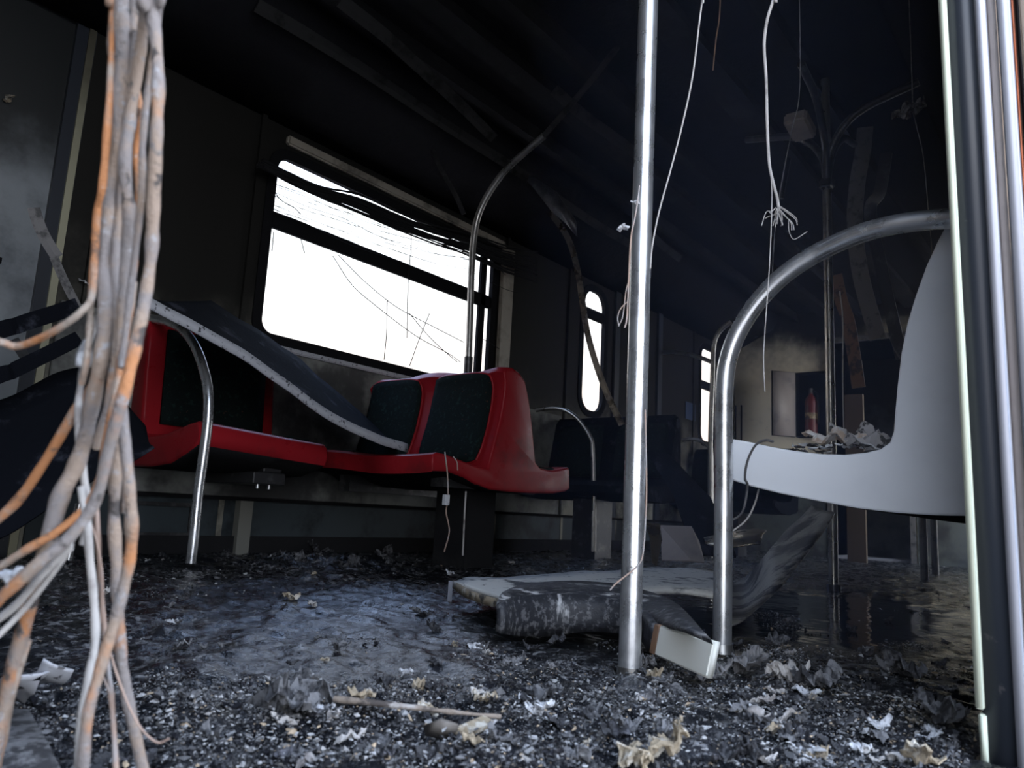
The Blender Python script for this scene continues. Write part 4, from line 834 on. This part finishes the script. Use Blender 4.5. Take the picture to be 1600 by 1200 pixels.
wire(((1008, 640), (1010, 760), (1008, 822), (1004, 868), (996, 884), (980, 898), (962, 912), (953, 922)), 1.08, 2.6, M['copper'], 'thin wire wound around the lower part of the bright pole')
tag(crumple('cable_tie', PD(993, 315, 1.07), .012, M['ash'], .8, 5, seed=41), 'small whitish tie knotted on the bright pole', 'tie')
tag(crumple('wire_tag', PD(974, 356, 1.07), .020, M['ash'], .7, 6, seed=42), 'white shrivelled tag hanging left of the bright pole', 'tag')
o = wire(((1214, -40), (1208, 0), (1199, 30), (1194, 70), (1197, 120), (1199, 200), (1202, 255), (1208, 285), (1214, 308), (1217, 326)), 1.2, 5, M['pale'], 'thick pale wire hanging from the ceiling with a frayed end', hang=True)
b = MB(); rr = random.Random(9)
for i in range(13):
    a = rr.uniform(0, 6.28); L_ = rr.uniform(12, 38); x0, y0 = 1216+rr.uniform(-4, 4), 324+rr.uniform(-2, 4)
    pts = [(x0, y0), (x0+L_*.4*math.cos(a)+4, y0+8+6*math.sin(a)), (x0+L_*.8*math.cos(a)+6, y0+16+9*math.sin(a*1.3)), (x0+L_*math.cos(a)+4, y0+20+14*math.sin(a*2))]
    b.tube([PD(px, py, 1.2+rr.uniform(-.01, .01)) for px, py in pts], .0007, 5, 4)
b.tube([PD(*p, 1.2) for p in ((1232, 345), (1233, 362), (1240, 374), (1252, 368), (1261, 362))], .0006, 5, 5); b.build('frayed_strands', M['pale'], o)
wire(((1202, 255), (1206, 300), (1204, 380), (1200, 450), (1195, 520), (1193, 560), (1195, 612)), 1.2, 1.7, M['pale'], 'very thin wire dropping below the frayed end')
wire(((1250, 130), (1238, 200), (1224, 270), (1212, 350), (1206, 440)), 1.9, 1.6, M['greym'], 'very thin dark wire left of the branching pole', hang=True)
wire(((1426, 150), (1428, 180), (1442, 240), (1450, 320), (1457, 400), (1462, 460)), 1.9, 1.6, M['greym'], 'very thin wire hanging near the door jamb', hang=True)
wire(((1125, 10), (1119, 60), (1114, 110)), 2.0, 2.2, M['scorch'], 'short brown wire stub hanging at the top', hang=True)
wire(((1312, 455), (1317, 500), (1317, 600), (1319, 690)), 3.0, 2.2, M['pale'], 'pale thin wire running beside the branching pole')
wire(((1208, 690), (1196, 688), (1182, 694), (1172, 710), (1166, 728), (1164, 748), (1168, 760), (1160, 800), (1140, 815), (1118, 830)), [1.36, 1.5], 4.2, M['greym'], 'grey cable draped over the front of the pale bench', 'draped_cable')
wire(((1186, 762), (1180, 785), (1168, 810), (1150, 826), (1130, 838)), 1.5, 3, M['pale'], 'pale wire looping under the pale bench')
wire(((695, 706), (699, 740), (700, 780), (697, 800), (702, 830), (694, 862)), 2.72, 2.6, M['copper'], 'thin wire hanging over the front edge of the red double seat')
wire(((708, 713), (714, 722), (715, 735)), 2.72, 2, M['copper'], 'short wire curl on the red double seat edge')
wire(((728, 768), (726, 800), (723, 868)), 2.9, 3, M['pale'], 'straight pale wire under the red double seat')
wire(((926, 798), (925, 862)), 3.3, 2.5, M['pale'], 'short pale upright wire beyond the red double seat')
tag(MB().box((-.012, -.006, -.018), (.012, .006, .018), M=Matrix.Translation(PD(697, 781, 2.70))).build('wire_connector', M['ash']), 'small white connector on the wire below the red seat', 'connector')
# wires over the large window
rr = random.Random(4)
def wwire(pts, y, r, lab, grp=None, jit=0):
    b = MB(); P_ = [PY(px, py+rr.uniform(-jit, jit), y+rr.uniform(-.01, .01)) for px, py in pts]; b.tube(P_, r, 5, 5); return tag(b.build('window_wire', M['wire']), lab, 'wire', grp)
for i in range(40):
    t = rr.gauss(0, .8); sp_ = lambda a: t*a
    wwire(((405+rr.uniform(-5, 10), 256+sp_(3)), (450, 276+sp_(4)), (500, 300+sp_(5)), (560, 318+sp_(8)), (620, 345+sp_(8)), (680, 366+sp_(9)), (735, 384+sp_(10)), (790, 405+sp_(12)), (840, 418+sp_(14))), 2.80, rr.uniform(.002, .0055), 'black burnt wire in the strand sagging across the top of the large window', 'burnt wires across the window top', 2.5)
for i in range(16):
    a = 285+rr.uniform(0, 45); k0 = rr.uniform(.30, .42)
    wwire(((424, a), (480, a+56*k0+rr.uniform(-3, 3)), (540, a+116*k0+rr.uniform(-4, 4)), (600, a+176*k0+rr.uniform(-4, 4)), (680, a+256*k0*.9+rr.uniform(-4, 4)), (745, a+325*k0*.8)), 2.84, rr.uniform(.0009, .0016), 'hair-thin wire stretched across the upper window light', 'hair-thin wires in the upper window')
for p, lab in ((((520, 400), (550, 445), (590, 480), (650, 525), (700, 552), (720, 566)), 'thin wire drooping across the lower pane, left of three'), (((528, 398), (570, 440), (620, 480), (680, 512), (725, 535)), 'thin wire drooping across the lower pane, middle of three'), (((640, 490), (665, 520), (690, 545), (715, 566)), 'thin wire drooping across the lower pane, right of three'), (((641, 400), (637, 460), (636, 528)), 'straight short wire hanging down the middle of the lower pane'), (((671, 490), (655, 530), (640, 572)), 'thin slanting wire low in the lower pane'), (((605, 470), (604, 520), (600, 562)), 'faint upright wire low in the lower pane'), (((430, 300), (438, 312), (460, 325), (470, 335)), 'short curl of wire at the upper left of the window'), (((428, 362), (425, 392)), 'tiny wire end below the window bar at left'), (((470, 372), (476, 396)), 'tiny wire end below the window bar, right of the first')):
    wwire(p, 2.888, .0024, lab)
for p, lab in ((((460, 232), (540, 238), (600, 222)), 'dark wire sagging above the large window head'), (((505, 248), (560, 250), (600, 238)), 'second dark wire sagging above the large window head'), (((565, 282), (600, 286), (625, 284)), 'short dark wire crossing the window head trim'), (((645, 215), (645, 300), (643, 330), (642, 400)), 'long wire hanging before the window from the ceiling')):
    wwire(p, 2.885, .0022, lab)
for p in (((760, 392), (800, 412), (850, 428)), ((765, 440), (790, 452), (810, 458)), ((755, 530), (780, 545)), ((762, 400), (790, 430))):
    wwire(p, 2.82, .002, 'thin dark wire over the cream trim right of the large window', 'wires on the right window trim')

# ------------------------------------------------------------------ haze volume added to imitate the bluish lens-flare veil
hm = bpy.data.materials.new('veil_scatter'); hm.use_nodes = True; hn = hm.node_tree; hn.nodes.clear()
vs_ = hn.nodes.new('ShaderNodeVolumeScatter'); vs_.inputs['Color'].default_value = (.50, .62, 1, 1); vs_.inputs['Density'].default_value = .05; vs_.inputs['Anisotropy'].default_value = 0
ho = hn.nodes.new('ShaderNodeOutputMaterial'); hn.links.new(vs_.outputs[0], ho.inputs['Volume'])
o = MB().box((1.06, .14, .06), (6.9, .85, 2.10)).build('added_haze', hm); tag(o, 'thin bluish haze added on the doorway side to imitate lens flare', 'haze', kind='stuff')
